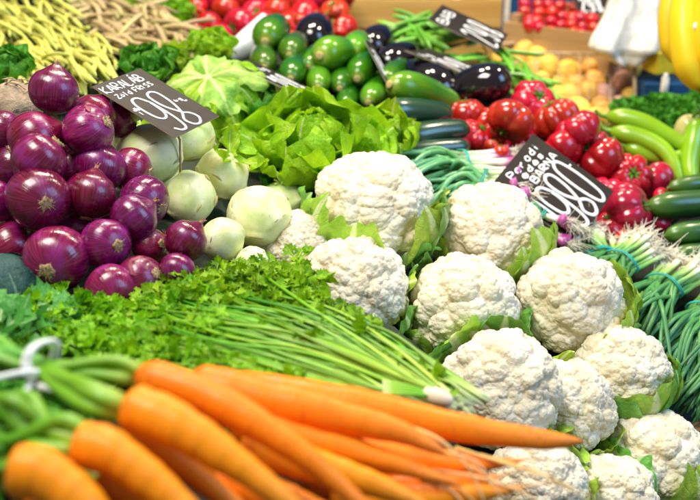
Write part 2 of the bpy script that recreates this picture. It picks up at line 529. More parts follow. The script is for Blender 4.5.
def curd_mesh(seed):
    r = np.random.default_rng(seed)
    V = ICO_V.copy()
    disp = np.ones(len(V))
    warp = V + np.stack([wob(V, 0.10, 5, seed + k) for k in range(3)], 1)
    warp /= np.linalg.norm(warp, axis=1)[:, None]
    for n, amp, jit in ((64, 0.150, 0.32), (600, 0.052, 0.28), (4600, 0.016, 0.25)):
        pts = fib(n, jit, seed * 13 + n)
        d, idx = near(warp, pts)
        s = math.sqrt(4 * math.pi / n) * (0.62 if n < 1000 else 0.68)
        hgt = r.uniform(0.62, 1.12, n)[idx]
        b = np.clip(1 - (d / s) ** 2, 0.02, 1) ** (0.34 if n < 1000 else 0.5) * hgt
        disp += amp * (b - 0.75)
    X = V * disp[:, None]
    X *= (1 + wob(V, 0.05, 2.2, seed + 40))[:, None]
    z = X[:, 2]
    # a dome: flattened a little, the underside drawn in towards the stump
    low = np.clip(-z - 0.05, 0, 1)
    X[:, 0] *= 1 - 0.42 * low; X[:, 1] *= 1 - 0.42 * low
    X[:, 2] = np.where(z > 0, z * 0.92, z * 0.8)
    mb = MB(); mb.add(X, ICO_F)
    return mb.build('curd', 'curd')


CURDS = [curd_mesh(s) for s in (1, 2, 3, 4, 5)]


def wrap_leaf(Rr, az, span, a0, a1, seed, ruf=0.055, flare=0.1, mat='cauli_leaf', nu=30, nv=24, lift=1.05, rib=0.05):
    r = np.random.default_rng(seed)
    u = np.linspace(-1, 1, nu); v = np.linspace(0, 1, nv)
    U, Vv = np.meshgrid(u, v)
    ph = r.uniform(0, 6.28, 6)
    tip = 1 - 0.22 * np.abs(U) ** 2.2 + 0.06 * np.sin(4 * U + ph[0]) + 0.03 * np.sin(10 * U + ph[1])
    al = a0 + (a1 - a0) * Vv * tip
    wprof = 0.50 + 0.75 * np.sin(np.clip(Vv * 2.2, 0, math.pi * 0.62)) - 0.2 * Vv ** 3
    azz = az + U * span * wprof
    edge = np.abs(U) ** 1.6
    rr = lift + flare * Vv ** 2 * (0.4 + 0.6 * edge)
    rr = rr + ruf * (0.25 + edge) * (0.15 + Vv) * (np.sin(7 * Vv + 2.5 * U + ph[2]) + 0.7 * np.sin(13 * Vv - 3 * U + ph[3]))
    rr = rr + rib * np.exp(-(U / 0.13) ** 2) * (1.1 - Vv) + 0.012 * np.sin(17 * U + 6 * Vv + ph[4]) * Vv
    flat = np.where(np.cos(al) > 0, 0.92, 0.85)
    sa = np.sin(al)
    X = np.stack([rr * sa * np.cos(azz), rr * sa * np.sin(azz), rr * np.cos(al) * flat], -1) * Rr
    F = [(i * nu + j, i * nu + j + 1, (i + 1) * nu + j + 1, (i + 1) * nu + j) for i in range(nv - 1) for j in range(nu - 1)]
    UVs = np.stack([(U + 1) / 2, Vv], -1)
    mb = MB(); mb.add(X.reshape(-1, 3), F, UVs.reshape(-1, 2))
    return mb.build('leaf', mat)


def cauliflower(px, py, wpx, d, label, leaves, var, tilt=(0.75, 0.6, 0.0), base=True, squash=1.0):
    Rr = wpx / 2 * d / FPX
    axis = (TOCAM * tilt[0] + ZUP * tilt[1] + RIGHT * tilt[2]).normalized()
    rot = frame(axis)
    c = P(px, py, d)
    t = thing('cauliflower', label, 'cauliflower', mat4(c, rot), 'cauliflowers heaped on the slope')
    spin = Matrix.Rotation(var * 1.3 + px * 0.07, 3, 'Z')
    obj('curd', CURDS[var % 5], t, mat4((0, 0, 0), spin, (Rr, Rr, Rr * squash)))
    mb = MB(); mb.add(*lathe([(Rr * .34, -Rr * 1.02), (Rr * .36, -Rr * .9), (Rr * .42, -Rr * .6), (Rr * .4, -Rr * .4)], 16))
    obj('stump', mb.build('stump', 'kohlrabi_skin'), t)
    X, Y = rot.col[0], rot.col[1]
    for k, lf in enumerate(leaves):
        A, span, a1, kind = lf[:4]
        a0 = lf[4] if len(lf) > 4 else 135
        dr = RIGHT * math.cos(R_(A)) - UP * math.sin(R_(A))
        az = math.atan2(dr.dot(Y), dr.dot(X))
        me = wrap_leaf(Rr, az, R_(span * 1.3), R_(a0), R_(a1 - 12), int(px * 7 + k * 31), mat='cauli_leaf' if kind == 0 else 'cauli_leaf_blue',
                       flare=lf[5] if len(lf) > 5 else 0.05, lift=1.13 + 0.012 * k)
        obj('leaf', me, t)
    sup(c, Rr * 0.8, Rr * 0.85)
    return t


cauliflower(373, 207, 124, 1.27, 'large cauliflower with cut pale leaves in front, topmost of the heap below the butter lettuce',
            [(105, 20, 62, 0), (142, 17, 62, 0), (165, 20, 74, 1), (42, 22, 70, 0), (70, 22, 92, 1), (20, 22, 82, 1), (122, 18, 84, 1)], 0, (0.6, 0.75, 0.0), squash=.88)
cauliflower(352, 290, 112, 1.19, 'cauliflower with dark green side leaves lying against the parsley bunches',
            [(150, 24, 62, 1), (185, 22, 68, 0), (124, 24, 66, 1), (210, 18, 82, 0), (75, 18, 80, 0), (40, 18, 84, 1)], 1)
cauliflower(492, 230, 106, 1.31, 'cauliflower in front of the purple spring onions, yellow green leaf at its side',
            [(178, 16, 70, 0), (212, 12, 66, 0), (48, 26, 62, 0), (70, 20, 74, 0), (25, 18, 82, 0), (150, 16, 80, 0)], 2, (0.6, 0.75, 0.0), squash=.9)
cauliflower(464, 309, 110, 1.20, 'round cauliflower in the middle of the heap with leaf only on one flank',
            [(200, 20, 72, 0), (172, 20, 76, 0), (225, 14, 80, 1), (138, 20, 80, 0), (20, 16, 84, 1)], 3)
cauliflower(570, 303, 110, 1.25, 'cauliflower with ruffled leaves touching the tied green spring onions',
            [(0, 20, 74, 0), (28, 20, 68, 0), (-25, 18, 80, 0), (62, 17, 70, 0), (50, 20, 84, 1)], 4)
cauliflower(500, 391, 126, 1.09, 'leafless cauliflower at the orange carrot tips',
            [(120, 24, 95, 0), (60, 24, 95, 0), (235, 18, 86, 0), (205, 18, 84, 1), (275, 16, 90, 1)], 0, (0.8, 0.55, -0.1))
cauliflower(568, 408, 98, 1.135, 'cauliflower pressed behind the leafless one, tiny leaf on top',
            [(278, 6, 74, 0), (75, 20, 80, 0), (45, 20, 82, 0)], 1, (0.7, 0.6, 0.25))
cauliflower(619, 373, 98, 1.20, 'cauliflower cupped from below by one broad pale ribbed leaf',
            [(75, 34, 66, 0, 140, 0.05), (112, 26, 72, 1, 140, 0.05), (30, 24, 70, 1), (8, 20, 80, 0)], 2, (0.45, 0.85, 0.05))
cauliflower(654, 462, 108, 1.155, 'yellowish cauliflower with a thick leaf rib across its front, lowest beside the scallion tips',
            [(70, 22, 42, 0, 130, 0.06), (140, 30, 48, 1, 135, 0.05), (165, 26, 62, 0), (40, 24, 72, 1)], 3, (0.55, 0.8, 0.1))
cauliflower(612, 499, 92, 1.07, 'half hidden cauliflower with bright leaf tips beneath the thick ribbed one',
            [(200, 22, 52, 0), (225, 18, 62, 0), (180, 22, 66, 1)], 4, (0.7, 0.6, 0.0))
cauliflower(535, 489, 104, 1.03, 'cauliflower mostly hidden behind the thin carrot root tips',
            [(300, 18, 70, 0), (20, 18, 70, 0)], 1, (0.7, 0.6, 0.0))
cauliflower(298, 246, 74, 1.235, 'small cauliflower wedged between kohlrabi and the large topmost head',
            [(70, 24, 80, 0), (110, 24, 84, 0)], 2)

# ------------------------------------------------------------------ red onions
def onion_mesh(seed):
    r = np.random.default_rng(seed)
    prof = []
    K = 26
    for k in range(K):
        a = math.pi * k / (K - 1)
        z = -math.cos(a); rad = math.sin(a) ** 0.92
        if z > 0.75: rad *= 1 - 0.25 * ((z - 0.75) / 0.25)
        prof.append((max(rad, 0.012), z * 0.92 + (0.16 * max(0, (z - 0.8) / 0.2) ** 2)))
    V, F, UV = lathe(prof, 36, lambda th, k: 1 + 0.012 * np.sin(3 * th + seed) + 0.006 * np.sin(11 * th + seed * 2))
    V = lumpy(V, 0.075, 2.2, seed)
    mb = MB(); mb.add(V, F, UV); return mb.build('bulb', 'onion_skin')


def root_mesh(seed):
    r = np.random.default_rng(seed); mb = MB()
    mb.add(*lathe([(0.02, -0.98), (0.15, -0.975), (0.23, -0.925), (0.20, -0.86)], 18, lambda th, k: 1 + 0.16 * np.sin(5 * th + seed) + 0.1 * np.sin(9 * th)))
    for _ in range(38):
        a = r.uniform(0, 6.28); q = r.uniform(0.02, 0.2); L = r.uniform(0.06, 0.17)
        p0 = np.array([q * math.cos(a), q * math.sin(a), -0.95])
        p1 = p0 + np.array([math.cos(a + r.normal() * .8) * L * .5, math.sin(a + r.normal() * .8) * L * .5, -L * 0.35])
        p2 = p1 + np.array([math.cos(a) * L * .6, math.sin(a) * L * .6, L * 0.15])
        mb.add(*tube(catmull([p0, p1, p2], 4), [0.014, 0.011, 0.008, 0.004], 4))
    return mb.build('root_plate', 'onion_root')


def neck_mesh(seed):
    r = np.random.default_rng(seed); mb = MB()
    mb.add(*lathe([(0.20, 0.86), (0.13, 0.97), (0.085, 1.08), (0.07, 1.17), (0.03, 1.20)], 14, lambda th, k: 1 + 0.2 * np.sin(4 * th + seed) * k))
    for _ in range(9):
        a = r.uniform(0, 6.28)
        p = [np.array([.06 * math.cos(a), .06 * math.sin(a), 1.05]), np.array([.09 * math.cos(a), .09 * math.sin(a), 1.2]), np.array([.15 * math.cos(a + .5), .15 * math.sin(a + .5), 1.25 + r.uniform(0, .1)])]
        mb.add(*tube(catmull(p, 5), [0.03, 0.028, 0.022, 0.014, 0.004], 5, flat=0.3))
    return mb.build('neck', 'onion_neck')


OF = [wrap_leaf(1.0, 0.6 * q, .30 + .1 * q, 2.75, 2.75 - .45 - .12 * q, 900 + q, ruf=.010, flare=.05, mat='onion_paper', nu=12, nv=10, lift=1.012, rib=0.0) for q in range(4)]
OB = [onion_mesh(s) for s in (3, 8, 15, 22)]; ORT = [root_mesh(s) for s in (1, 2, 3)]; ON = [neck_mesh(s) for s in (1, 2)]


def onion(px, py, wpx, d, img, k, base=False, label=None):
    """img: (angle in the picture of the root, how far it leans to the camera 0..1)"""
    Rr = wpx / 2 * d / FPX
    A, lean = img
    side = RIGHT * math.cos(R_(A)) - UP * math.sin(R_(A))
    root = (TOCAM * lean + side * math.sqrt(max(0, 1 - lean * lean))).normalized()
    rot = frame(-root, Vector((math.cos(k), math.sin(k), .3)))
    c = P(px, py, d)
    t = thing('red_onion', label or ('red onion with its fibrous root plate facing out of the pyramid' if lean >= .45 else 'red onion at the bottom front of the pyramid, neck turned up' if py > 200 and 80 <= A <= 150 else 'red onion high in the pyramid with its dry neck up' if 80 <= A <= 150 else 'red onion lying on its side in the pyramid'), 'onion', mat4(c, rot), 'red onions piled in a pyramid')
    for n, m in (('bulb', OB[k % 4]), ('root_plate', ORT[k % 3]), ('neck', ON[k % 2])):
        obj(n, m, t, mat4((0, 0, 0), None, Rr))
    obj('loose_skin', OF[k % 4], t, mat4((0, 0, 0), Matrix.Rotation(k * 2.1, 3, 'Z'), Rr))
    if base: sup(c, Rr)
    return t


ONI = [(54, 91, 50, 1.12, (100, -0.15)), (95, 116, 47, 1.17, (120, .1)), (88, 131, 53, 1.09, (-20, .35)), (36, 139, 58, 1.09, (150, .2)),
       (39, 160, 56, 1.045, (-45, .0)), (38, 199, 64, 1.03, (20, .82)), (-8, 205, 52, 1.05, (60, .3)), (4, 133, 46, 1.12, (180, .2)),
       (57, 259, 68, 0.995, (95, .93)), (12, 248, 58, 1.055, (150, .3)), (91, 195, 51, 1.055, (100, .1)), (100, 167, 52, 1.10, (100, .2)),
       (131, 170, 46, 1.13, (10, .2)), (144, 200, 52, 1.085, (25, .45)), (134, 218, 48, 1.035, (140, .1)), (106, 244, 51, 1.01, (5, .72)),
       (150, 246, 38, 1.045, (-10, .6)), (186, 240, 44, 1.03, (130, .1)), (111, 291, 54, 0.975, (40, .75)), (140, 280, 50, 0.995, (-20, .5)),
       (177, 271, 38, 1.0, (95, .6)), (119, 118, 40, 1.20, (150, .1)), (72, 168, 50, 1.13, (180, 0)), (118, 232, 46, 1.11, (90, 0)), (78, 228, 48, 1.09, (90, 0)),
       (165, 258, 44, 1.10, (90, 0)), (14, 170, 52, 1.12, (170, .2)), (20, 224, 50, 1.10, (100, 0))]
for i, (a, b, c_, d_, im) in enumerate(ONI):
    onion(a, b, c_, d_, im, i, base=b > 240, label='topmost red onion, alone on the peak of the red onion pyramid' if i == 0 else
          'largest red onion with its pale root plate turned outward above the parsley' if i == 8 else None)

# ------------------------------------------------------------------ kohlrabi
def kohl_mesh(seed):
    r = np.random.default_rng(seed)
    prof = []
    for k in range(30):
        a = math.pi * k / 29; z = -math.cos(a)
        prof.append((max(math.sin(a) ** 0.9, 0.01), z * 0.9))
    V, F, UV = lathe(prof, 44)
    V = lumpy(V, 0.09, 2.2, seed)
    D = V / np.linalg.norm(V, axis=1)[:, None]
    disp = np.zeros(len(V))
    for i in range(9):                    # leaf scars: curved ledges
        th = i * 2.4 + seed; el = -0.5 + 1.25 * i / 8
        c = np.array([math.cos(th) * math.cos(el), math.sin(th) * math.cos(el), math.sin(el)])
        e = np.cross([0, 0, 1.0], c); e /= np.linalg.norm(e); n = np.cross(c, e)
        x = D @ e; y = D @ n; f = (D @ c) > 0
        s = y + 0.5 * x * x
        disp += np.where(f, 0.085 * np.exp(-(x / 0.42) ** 2) * np.exp(-np.clip(s, -1, 0) ** 2 / 0.03) * np.exp(-np.clip(s, 0, 1) ** 2 / 0.0009), 0)
    V = V * (1 + disp)[:, None]
    mb = MB(); mb.add(V, F, UV); me = mb.build('bulb', 'kohlrabi_skin')
    scars = []
    for i in range(9):
        sb = MB(); th = i * 2.4 + seed; el = -0.5 + 1.25 * i / 8 + 0.02
        ps = []
        for q in np.linspace(-0.22, 0.22, 7):
            e2 = el - 0.5 * q * q * 2; t2 = th + q / max(0.3, math.cos(el))
            rr = 1.045
            ps.append([rr * math.cos(t2) * math.cos(e2), rr * math.sin(t2) * math.cos(e2), rr * math.sin(e2) * 0.93])
        sb.add(*tube(np.array(ps), [0.008, .03, .042, .046, .042, .03, .008], 6)); scars.append(sb.build('leaf_scar', 'kohlrabi_scar'))
    return me, scars


def stub_mesh(seed):
    r = np.random.default_rng(seed); mb = MB()
    for i in range(6):
        a = i * 1.05 + r.uniform(-.3, .3); L = r.uniform(.06, .22)
        p = [np.array([.1 * math.cos(a), .1 * math.sin(a), .82]), np.array([.2 * math.cos(a), .2 * math.sin(a), .9 + L * .5]), np.array([.36 * math.cos(a), .36 * math.sin(a), .9 + L])]
        mb.add(*tube(catmull(p, 5), [.07, .06, .05, .045, .04], 7))
    return mb.build('leaf_stub', 'kohlrabi_skin')


KO = [kohl_mesh(s) for s in (1, 2, 3)]; KS = [stub_mesh(s) for s in (1, 2)]


def leaf_mesh(L, W, th0, th1, cup, ruf, seed, mat, nu=14, nv=18, wpow=0.8, tipround=0.5, nr=5, name='leaf', crumple=0.0):
    """sheet growing from the origin along +X, bending upward from th0 to th1"""
    r = np.random.default_rng(seed); ph = r.uniform(0, 6.28, 8)
    u = np.linspace(-1, 1, nu); v = np.linspace(0, 1, nv); U, Vv = np.meshgrid(u, v)
    th = th0 + (th1 - th0) * v
    cx = np.concatenate([[0], np.cumsum(np.cos(th[:-1]))]) * L / (nv - 1)
    cz = np.concatenate([[0], np.cumsum(np.sin(th[:-1]))]) * L / (nv - 1)
    wv = W * (0.16 + 0.84 * np.sin(np.clip(v, 0, 1) ** wpow * math.pi * 0.5) ** 1.1) * np.sqrt(np.clip(1 - ((v - tipround) / (1.03 - tipround)).clip(0, 1) ** 2.2, 0, 1))
    wv *= 1 + 0.06 * np.sin(9 * v + ph[5])
    side = U * wv[:, None]
    n = np.stack([-np.sin(th), np.zeros(nv), np.cos(th)], 1)
    lift = cup * W * U ** 2 + ruf * W * (np.abs(U) ** 2) * (0.25 + Vv) * (np.sin(nr * 3 * Vv + 1.5 * np.sign(U) + ph[0]) + 0.6 * np.sin(nr * 5.3 * Vv + ph[1] * np.sign(U)))
    lift = lift + ruf * 0.5 * W * Vv ** 2 * np.sin(nr * U + ph[2])
    if crumple:
        lift = lift + crumple * W * Vv * (np.sin(6 * U + 5 * Vv + ph[3]) * np.sin(7 * Vv - 4 * U + ph[4]) + 0.6 * np.sin(13 * U + ph[6]) * np.sin(12 * Vv + ph[7]))
    lift = lift - 0.05 * W * np.exp(-(U / 0.12) ** 2) * (1 - Vv)
    X = np.stack([cx[:, None] + n[:, 0][:, None] * lift, side * (1 - 0.12 * cup * np.abs(U)), cz[:, None] + n[:, 2][:, None] * lift], -1)
    F = [(i * nu + j, i * nu + j + 1, (i + 1) * nu + j + 1, (i + 1) * nu + j) for i in range(nv - 1) for j in range(nu - 1)]
    mb = MB(); mb.add(X.reshape(-1, 3), F, np.stack([(U + 1) / 2, Vv], -1).reshape(-1, 2))
    return mb.build(name, mat)


KLIST = [(150, 155, 66, 1.22, (0.1, .95, -.2)), (126, 147, 52, 1.26, (-.4, .6, .5)), (190, 138, 52, 1.30, (.5, .8, 0)), (191, 198, 52, 1.205, (.7, .3, -.6)),
         (223, 175, 52, 1.27, (.3, .8, .5)), (259, 217, 66, 1.22, (.6, .7, .2)), (222, 240, 44, 1.155, (.8, -.2, .5)), (252, 264, 36, 1.15, (.4, -.5, .7)), (166, 190, 50, 1.27, (.3, .8, 0)), (282, 205, 50, 1.33, (0, 1, 0))]
KLAB = ['kohlrabi bulb lying under the black kohlrabi price card', 'kohlrabi wedged between red onions and the price card', 'leafy kohlrabi peeking out past the lower card edge', 'kohlrabi with curved scar between onion pyramid and other kohlrabi', 'kohlrabi with small green leaves next to the butter lettuce', 'biggest smooth kohlrabi bulb next to the cauliflowers', 'kohlrabi touching the single red onion at the foot of the pyramid', 'smallest kohlrabi bulb half sunk in the parsley leaves', None, None]
for i, (a, b, wp, d_, ax) in enumerate(KLIST):
    Rr = wp / 2 * d_ / FPX; c = P(a, b, d_)
    axis = (TOCAM * ax[0] + ZUP * ax[1] + RIGHT * ax[2]).normalized()
    t = thing('kohlrabi', KLAB[i] or 'pale green kohlrabi bulb between red onions and lettuce', 'kohlrabi', mat4(c, frame(axis)), 'kohlrabi bulbs')
    sp = Matrix.Rotation(i * 1.7, 3, 'Z')
    obj('bulb', KO[i % 3][0], t, mat4((0, 0, 0), sp, Rr)); [obj('leaf_scar', q, t, mat4((0, 0, 0), sp, Rr)) for q in KO[i % 3][1]]
    if i in (1, 2, 9): obj('leaf_stub', KS[i % 2], t, mat4((0, 0, 0), sp, Rr))
    if i in (2, 4, 1):
        for q in range(3):
            me = leaf_mesh(0.05, 0.014, 0.2, 1.0, 0.3, 0.35, i * 9 + q, 'lettuce_leaf', 9, 12, nr=4)
            obj('leaf', me, t, mat4((0, 0, Rr * .8), Matrix.Rotation(q * 2.1 + i, 3, 'Z')))
    sup(c, Rr)

# ------------------------------------------------------------------ carrots
CARR = {  # bunch: list of (points (px,py,d), radius in px at the head, tail radius)
    'a': [([(136, 374, .640), (200, 394, .630), (260, 426, .620), (312, 462, .615), (356, 500, .612), (392, 536, .61)], 20.5, 3),
          ([(124, 404, .600), (175, 425, .592), (226, 457, .588), (276, 493, .585), (322, 530, .583)], 26, 4),
          ([(186, 386, .700), (260, 400, .695), (340, 417, .692), (402, 433, .69), (448, 456, .685)], 25, 4),
          ([(222, 392, .755), (300, 401, .752), (378, 412, .750), (450, 426, .750), (530, 438, .755), (584, 441, .76)], 25, 5.1),
          ([(230, 420, .690), (310, 440, .69), (390, 462, .69), (464, 487, .69)], 22, 2)],
    'b': [([(76, 443, .575), (112, 453, .57), (152, 482, .566), (196, 520, .563), (235, 560, .56)], 25, 8),
          ([(100, 474, .605), (170, 505, .60), (240, 548, .60)], 25, 8), ([(34, 486, .585), (90, 520, .58), (140, 565, .58)], 25, 8),
          ([(12, 470, .550), (44, 475, .548), (82, 504, .545), (120, 545, .543), (150, 580, .54)], 29, 9),
          ([(122, 438, .625), (165, 455, .622), (212, 487, .62), (262, 530, .618)], 19, 6),
          ([(240, 445, .66), (310, 464, .66), (380, 487, .66), (436, 512, .66)], 22, 3),
          ([(340, 448, .735), (420, 460, .735), (470, 464, .735), (528, 460, .74)], 20, 1.2),
          ([(330, 500, .70), (400, 500, .70), (470, 494, .70), (526, 487, .705)], 21, 1.5), ([(300, 482, .72), (380, 490, .72), (450, 482, .72), (505, 476, .72)], 20, 1.5),
          ([(210, 480, .64), (285, 500, .64), (360, 530, .64)], 22, 8)]}


def carrot_parts(t, spec, seed, stalk_to, base):
    pts, r0, r1 = spec
    inv = t.matrix_world.inverted()
    W = [P(*p) for p in pts]
    L = [inv @ p for p in W]
    n = 40
    path = catmull([tuple(p) for p in L], n)
    dm = sum(p[2] for p in pts) / len(pts)
    s = np.linspace(0, 1, n)
    rh, rt = r0 * dm / FPX, r1 * dm / FPX
    rad = (rh - rt) * (1 - s ** 1.5) + rt
    rad = rad * np.sqrt(np.clip(1 - (1 - (s / 0.07).clip(0, 1)) ** 2 * 0.86, 0, 1))
    rad[-3:] *= [0.85, 0.6, 0.2]
    r = np.random.default_rng(seed)
    rad = rad * (1 + 0.02 * np.sin(s * 60 + seed) + 0.02 * np.sin(s * 23 + seed * 2))
    V, F, UV = tube(path, rad, 22)
    V = V + (wob(V, 0.0010, 160, seed))[:, None] * np.array([.3, .3, 1.0])
    mb = MB(); mb.add(V, F, UV)
    co = obj('carrot', mb.build('carrot', 'carrot_skin'), t)
    if r1 < 5:
        for q in range(1):
            e = path[-1]; dd = path[-1] - path[-6]; dd /= np.linalg.norm(dd)
            ln = r.uniform(.03, .06)
            pp = [e - dd * .006, e + dd * ln * .5 + r.normal(size=3) * .004, e + dd * ln + np.array([0, 0, -.015]) + r.normal(size=3) * .006]
            m2 = MB(); m2.add(*tube(catmull(pp, 8), np.linspace(rt * .55, .0003, 8), 6)); obj('rootlet', m2.build('rootlet', 'rootlet'), co)
    if stalk_to:
        h = path[0]; dd = path[0] - path[3]; dd /= np.linalg.norm(dd)
        for q in range(5):
            j = r.normal(size=3) * rh * 0.30
            k2 = [h - dd * .004 + j * .7, h + dd * .02 + j * 1.3]
            for sp in stalk_to: k2.append(np.array(inv @ P(*sp)) + r.normal(size=3) * (0.0035 if sp[0] > 20 else 0.009))
            pth = catmull(k2, 16)
            m2 = MB(); m2.add(*tube(pth, np.linspace(rh * .34, rh * .22, 16), 8)); obj('stalk', m2.build('stalk', 'carrot_stalk'), co)
    if base:
        for p, q in zip(W, pts):
            if q[0] < 330: sup(p, rh)


bt = thing('carrot_bunch', 'upper bunch of carrots tied with white string round its green stalks', 'carrots', mat4(P(136, 400, .62)), 'tied carrot bunches')
for i, sp in enumerate(CARR['a']):
    st = [(40, 368, .645), (-10, 350, .66), (-60, 340, .68)] if i < 2 else None
    carrot_parts(bt, sp, 10 + i, st, False)
inv = bt.matrix_world.inverted()
ring = []
cc = inv @ P(41, 369, .645)
for k in range(25):
    a = 2 * math.pi * k / 24
    ring.append(cc + Vector((0.004 * math.sin(a * 2) + .003 * math.cos(a), 0.0145 * math.cos(a), 0.0185 * math.sin(a))))
mb = MB()
mb.add(*tube(np.array([tuple(p) for p in ring]), 0.0021, 8, cap=False))
mb.add(*tube(np.array([tuple(p + Vector((.003, .001, .0005))) for p in ring]), 0.0019, 8, cap=False))
for pp in ([(38, 386, .628), (62, 392, .62), (84, 404, .615), (97, 408, .615)], [(38, 372, .628), (20, 373, .62), (-12, 380, .615)], [(30, 384, .625), (22, 405, .615), (30, 418, .61), (44, 416, .612)]):
    mb.add(*tube(catmull([tuple(inv @ P(*q)) for q in pp], 14), 0.0022, 8))
obj('string', mb.build('string', 'string_white'), bt)

bt2 = thing('carrot_bunch', 'lower bunch of thick carrots with blunt heads in front of the string tied bunch', 'carrots', mat4(P(76, 460, .57)), 'tied carrot bunches')
for i, sp in enumerate(CARR['b']):
    st = [(20, 428, .59), (-20, 420, .60), (-60, 418, .61)] if i == 0 else ([(-15, 462, .57), (-60, 455, .59)] if i == 1 else ([(70, 422, .62), (0, 412, .63), (-40, 408, .64)] if i == 2 else None))
    carrot_parts(bt2, sp, 30 + i, st, True)
inv = bt2.matrix_world.inverted()
for pp in ([(405, 425, .72), (440, 440, .70), (470, 470, .69), (486, 505, .685)], [(455, 448, .73), (500, 462, .73), (560, 482, .73), (600, 500, .735)],
           [(430, 470, .70), (480, 478, .70), (530, 496, .70), (550, 515, .70)], [(470, 466, .72), (500, 485, .715), (515, 512, .71)], [(420, 480, .69), (450, 490, .69), (470, 512, .688)],
           [(480, 455, .735), (530, 470, .735), (575, 492, .735), (590, 510, .735)]):
    mb = MB(); mb.add(*tube(catmull([tuple(inv @ P(*q)) for q in pp], 18), np.linspace(.0016, .0004, 18), 6))
    obj('rootlet', mb.build('rootlet', 'rootlet'), bt2)

# ------------------------------------------------------------------ parsley
def parsley_leaflet(mb, o, dirx, nrm, s, seed):
    """a three lobed, toothed, folded leaflet"""
    x = np.array(dirx, float); x /= np.linalg.norm(x)
    n = np.array(nrm, float); n -= x * (n @ x); n /= np.linalg.norm(n) + 1e-9
    y = np.cross(n, x)
    pts = [(0, 0), (.28, .16), (.34, .50), (.52, .42), (.62, .58), (.66, .30), (.80, .34), (.84, .17), (1.0, 0), (.84, -.17), (.80, -.34), (.66, -.30), (.62, -.58), (.52, -.42), (.34, -.50), (.28, -.16)]
    c = (.55, 0)
    fold = 0.25 + 0.3 * ((seed * 0.618) % 1)
    curl = ((seed * 0.377) % 1 - .5) * .7
    V = [o + s * (c[0] * x - 0.04 * n)]; UV = [(.5, .55)]
    for (a, b) in pts:
        V.append(o + s * (a * x + b * y + (fold * abs(b) + curl * a * a + 0.08 * math.sin(9 * a + seed)) * n)); UV.append((.5 + b, a))
    F = [(0, i, i + 1 if i < len(pts) else 1) for i in range(1, len(pts) + 1)]
    mb.add(np.array(V), F, UV)


def poly_in(pt, poly):
    x, y = pt; c = False
    for i in range(len(poly)):
        x1, y1 = poly[i]; x2, y2 = poly[i - 1]
        if (y1 > y) != (y2 > y) and x < (x2 - x1) * (y - y1) / (y2 - y1) + x1: c = not c
    return c


def pd(px, py):
    """distance of the parsley bank's top along a pixel's line"""
    base = np.interp(py, [250, 270, 300, 340, 380, 420, 470], [1.06, 1.0, .94, .86, .79, .735, .70])
    return float(base + max(0, px - 300) * 0.00045)


def parsley_bunch(label, poly, nleaf, stems, lmat, size, seed, centre):
    r = np.random.default_rng(seed)
    c = P(*centre)
    t = thing('parsley_bunch', label, 'parsley', mat4(c), 'bunches of parsley')
    inv = np.array(c)
    xs = [p[0] for p in poly]; ys = [p[1] for p in poly]
    mb = MB(); k = 0
    while k < nleaf:
        q = (r.uniform(min(xs), max(xs)), r.uniform(min(ys), max(ys)))
        if not poly_in(q, poly): continue
        d = pd(*q) + r.uniform(-.012, .035)
        o = np.array(P(q[0], q[1], d)) - inv
        n = np.array([0, -.35, 1.0]) + r.normal(size=3) * .55
        dr = r.normal(size=3); dr[2] = dr[2] * .5 - .1
        s = size * r.uniform(.65, 1.35)
        for q2 in range(3):
            a = (q2 - 1) * 0.9
            d2 = np.array([dr[0] * math.cos(a) - dr[1] * math.sin(a), dr[0] * math.sin(a) + dr[1] * math.cos(a), dr[2]])
            parsley_leaflet(mb, o + d2 / np.linalg.norm(d2) * s * .25, d2, n + r.normal(size=3) * .3, s, k * 3 + q2)
        e = o + np.array([dr[0], dr[1], 0]) * -.02 + np.array([0, 0, -.03])
        mb.add(*tube(catmull([o, (o + e) / 2 + r.normal(size=3) * .003, e], 4), .0007, 4, cap=False))
        k += 1
    lf = obj('leaves', mb.build('leaves', lmat), t); lf['kind'] = 'stuff'
    for pts, rad in stems:
        m2 = MB(); m2.add(*tube(catmull([np.array(P(*p)) - inv for p in pts], 18), np.linspace(rad * .75, rad, 18), 6))
        obj('stem', m2.build('stem', 'parsley_stem'), t)
    for q in range(10):
        pp = poly[q % len(poly)]
        sup(P(pp[0], pp[1], pd(*pp)), .03, .035)
    return t


def stem_fan(n, seed, s0, s1, e0, e1, bow=(-6, 10), dj=0.012, lift=0.0):
    """stems from a line of starts to a tight line of cut ends"""
    r = np.random.default_rng(seed); out = []
    for i in range(n):
        a, b = r.uniform(0, 1), r.uniform(0, 1)
        b = 0.6 * b + 0.4 * a
        s = (s0[0] + (s1[0] - s0[0]) * a + r.normal() * 10, s0[1] + (s1[1] - s0[1]) * a + r.normal() * 5)
        e = (e0[0] + (e1[0] - e0[0]) * b + r.normal() * 4, e0[1] + (e1[1] - e0[1]) * b + r.normal() * 3)
        bw = r.uniform(*bow)
        pts = []
        j = r.uniform(-dj, dj * .6)
        for q in (0, .3, .6, 1):
            x = s[0] + (e[0] - s[0]) * q; y = s[1] + (e[1] - s[1]) * q - bw * math.sin(math.pi * q) + r.normal() * 3.5
            pts.append((x, y, pd(x, y) - lift * math.sin(math.pi * min(1, q + .1)) + j + (0.012 if q == 0 else 0)))
        out.append((pts, r.uniform(.0009, .0022)))
    return out


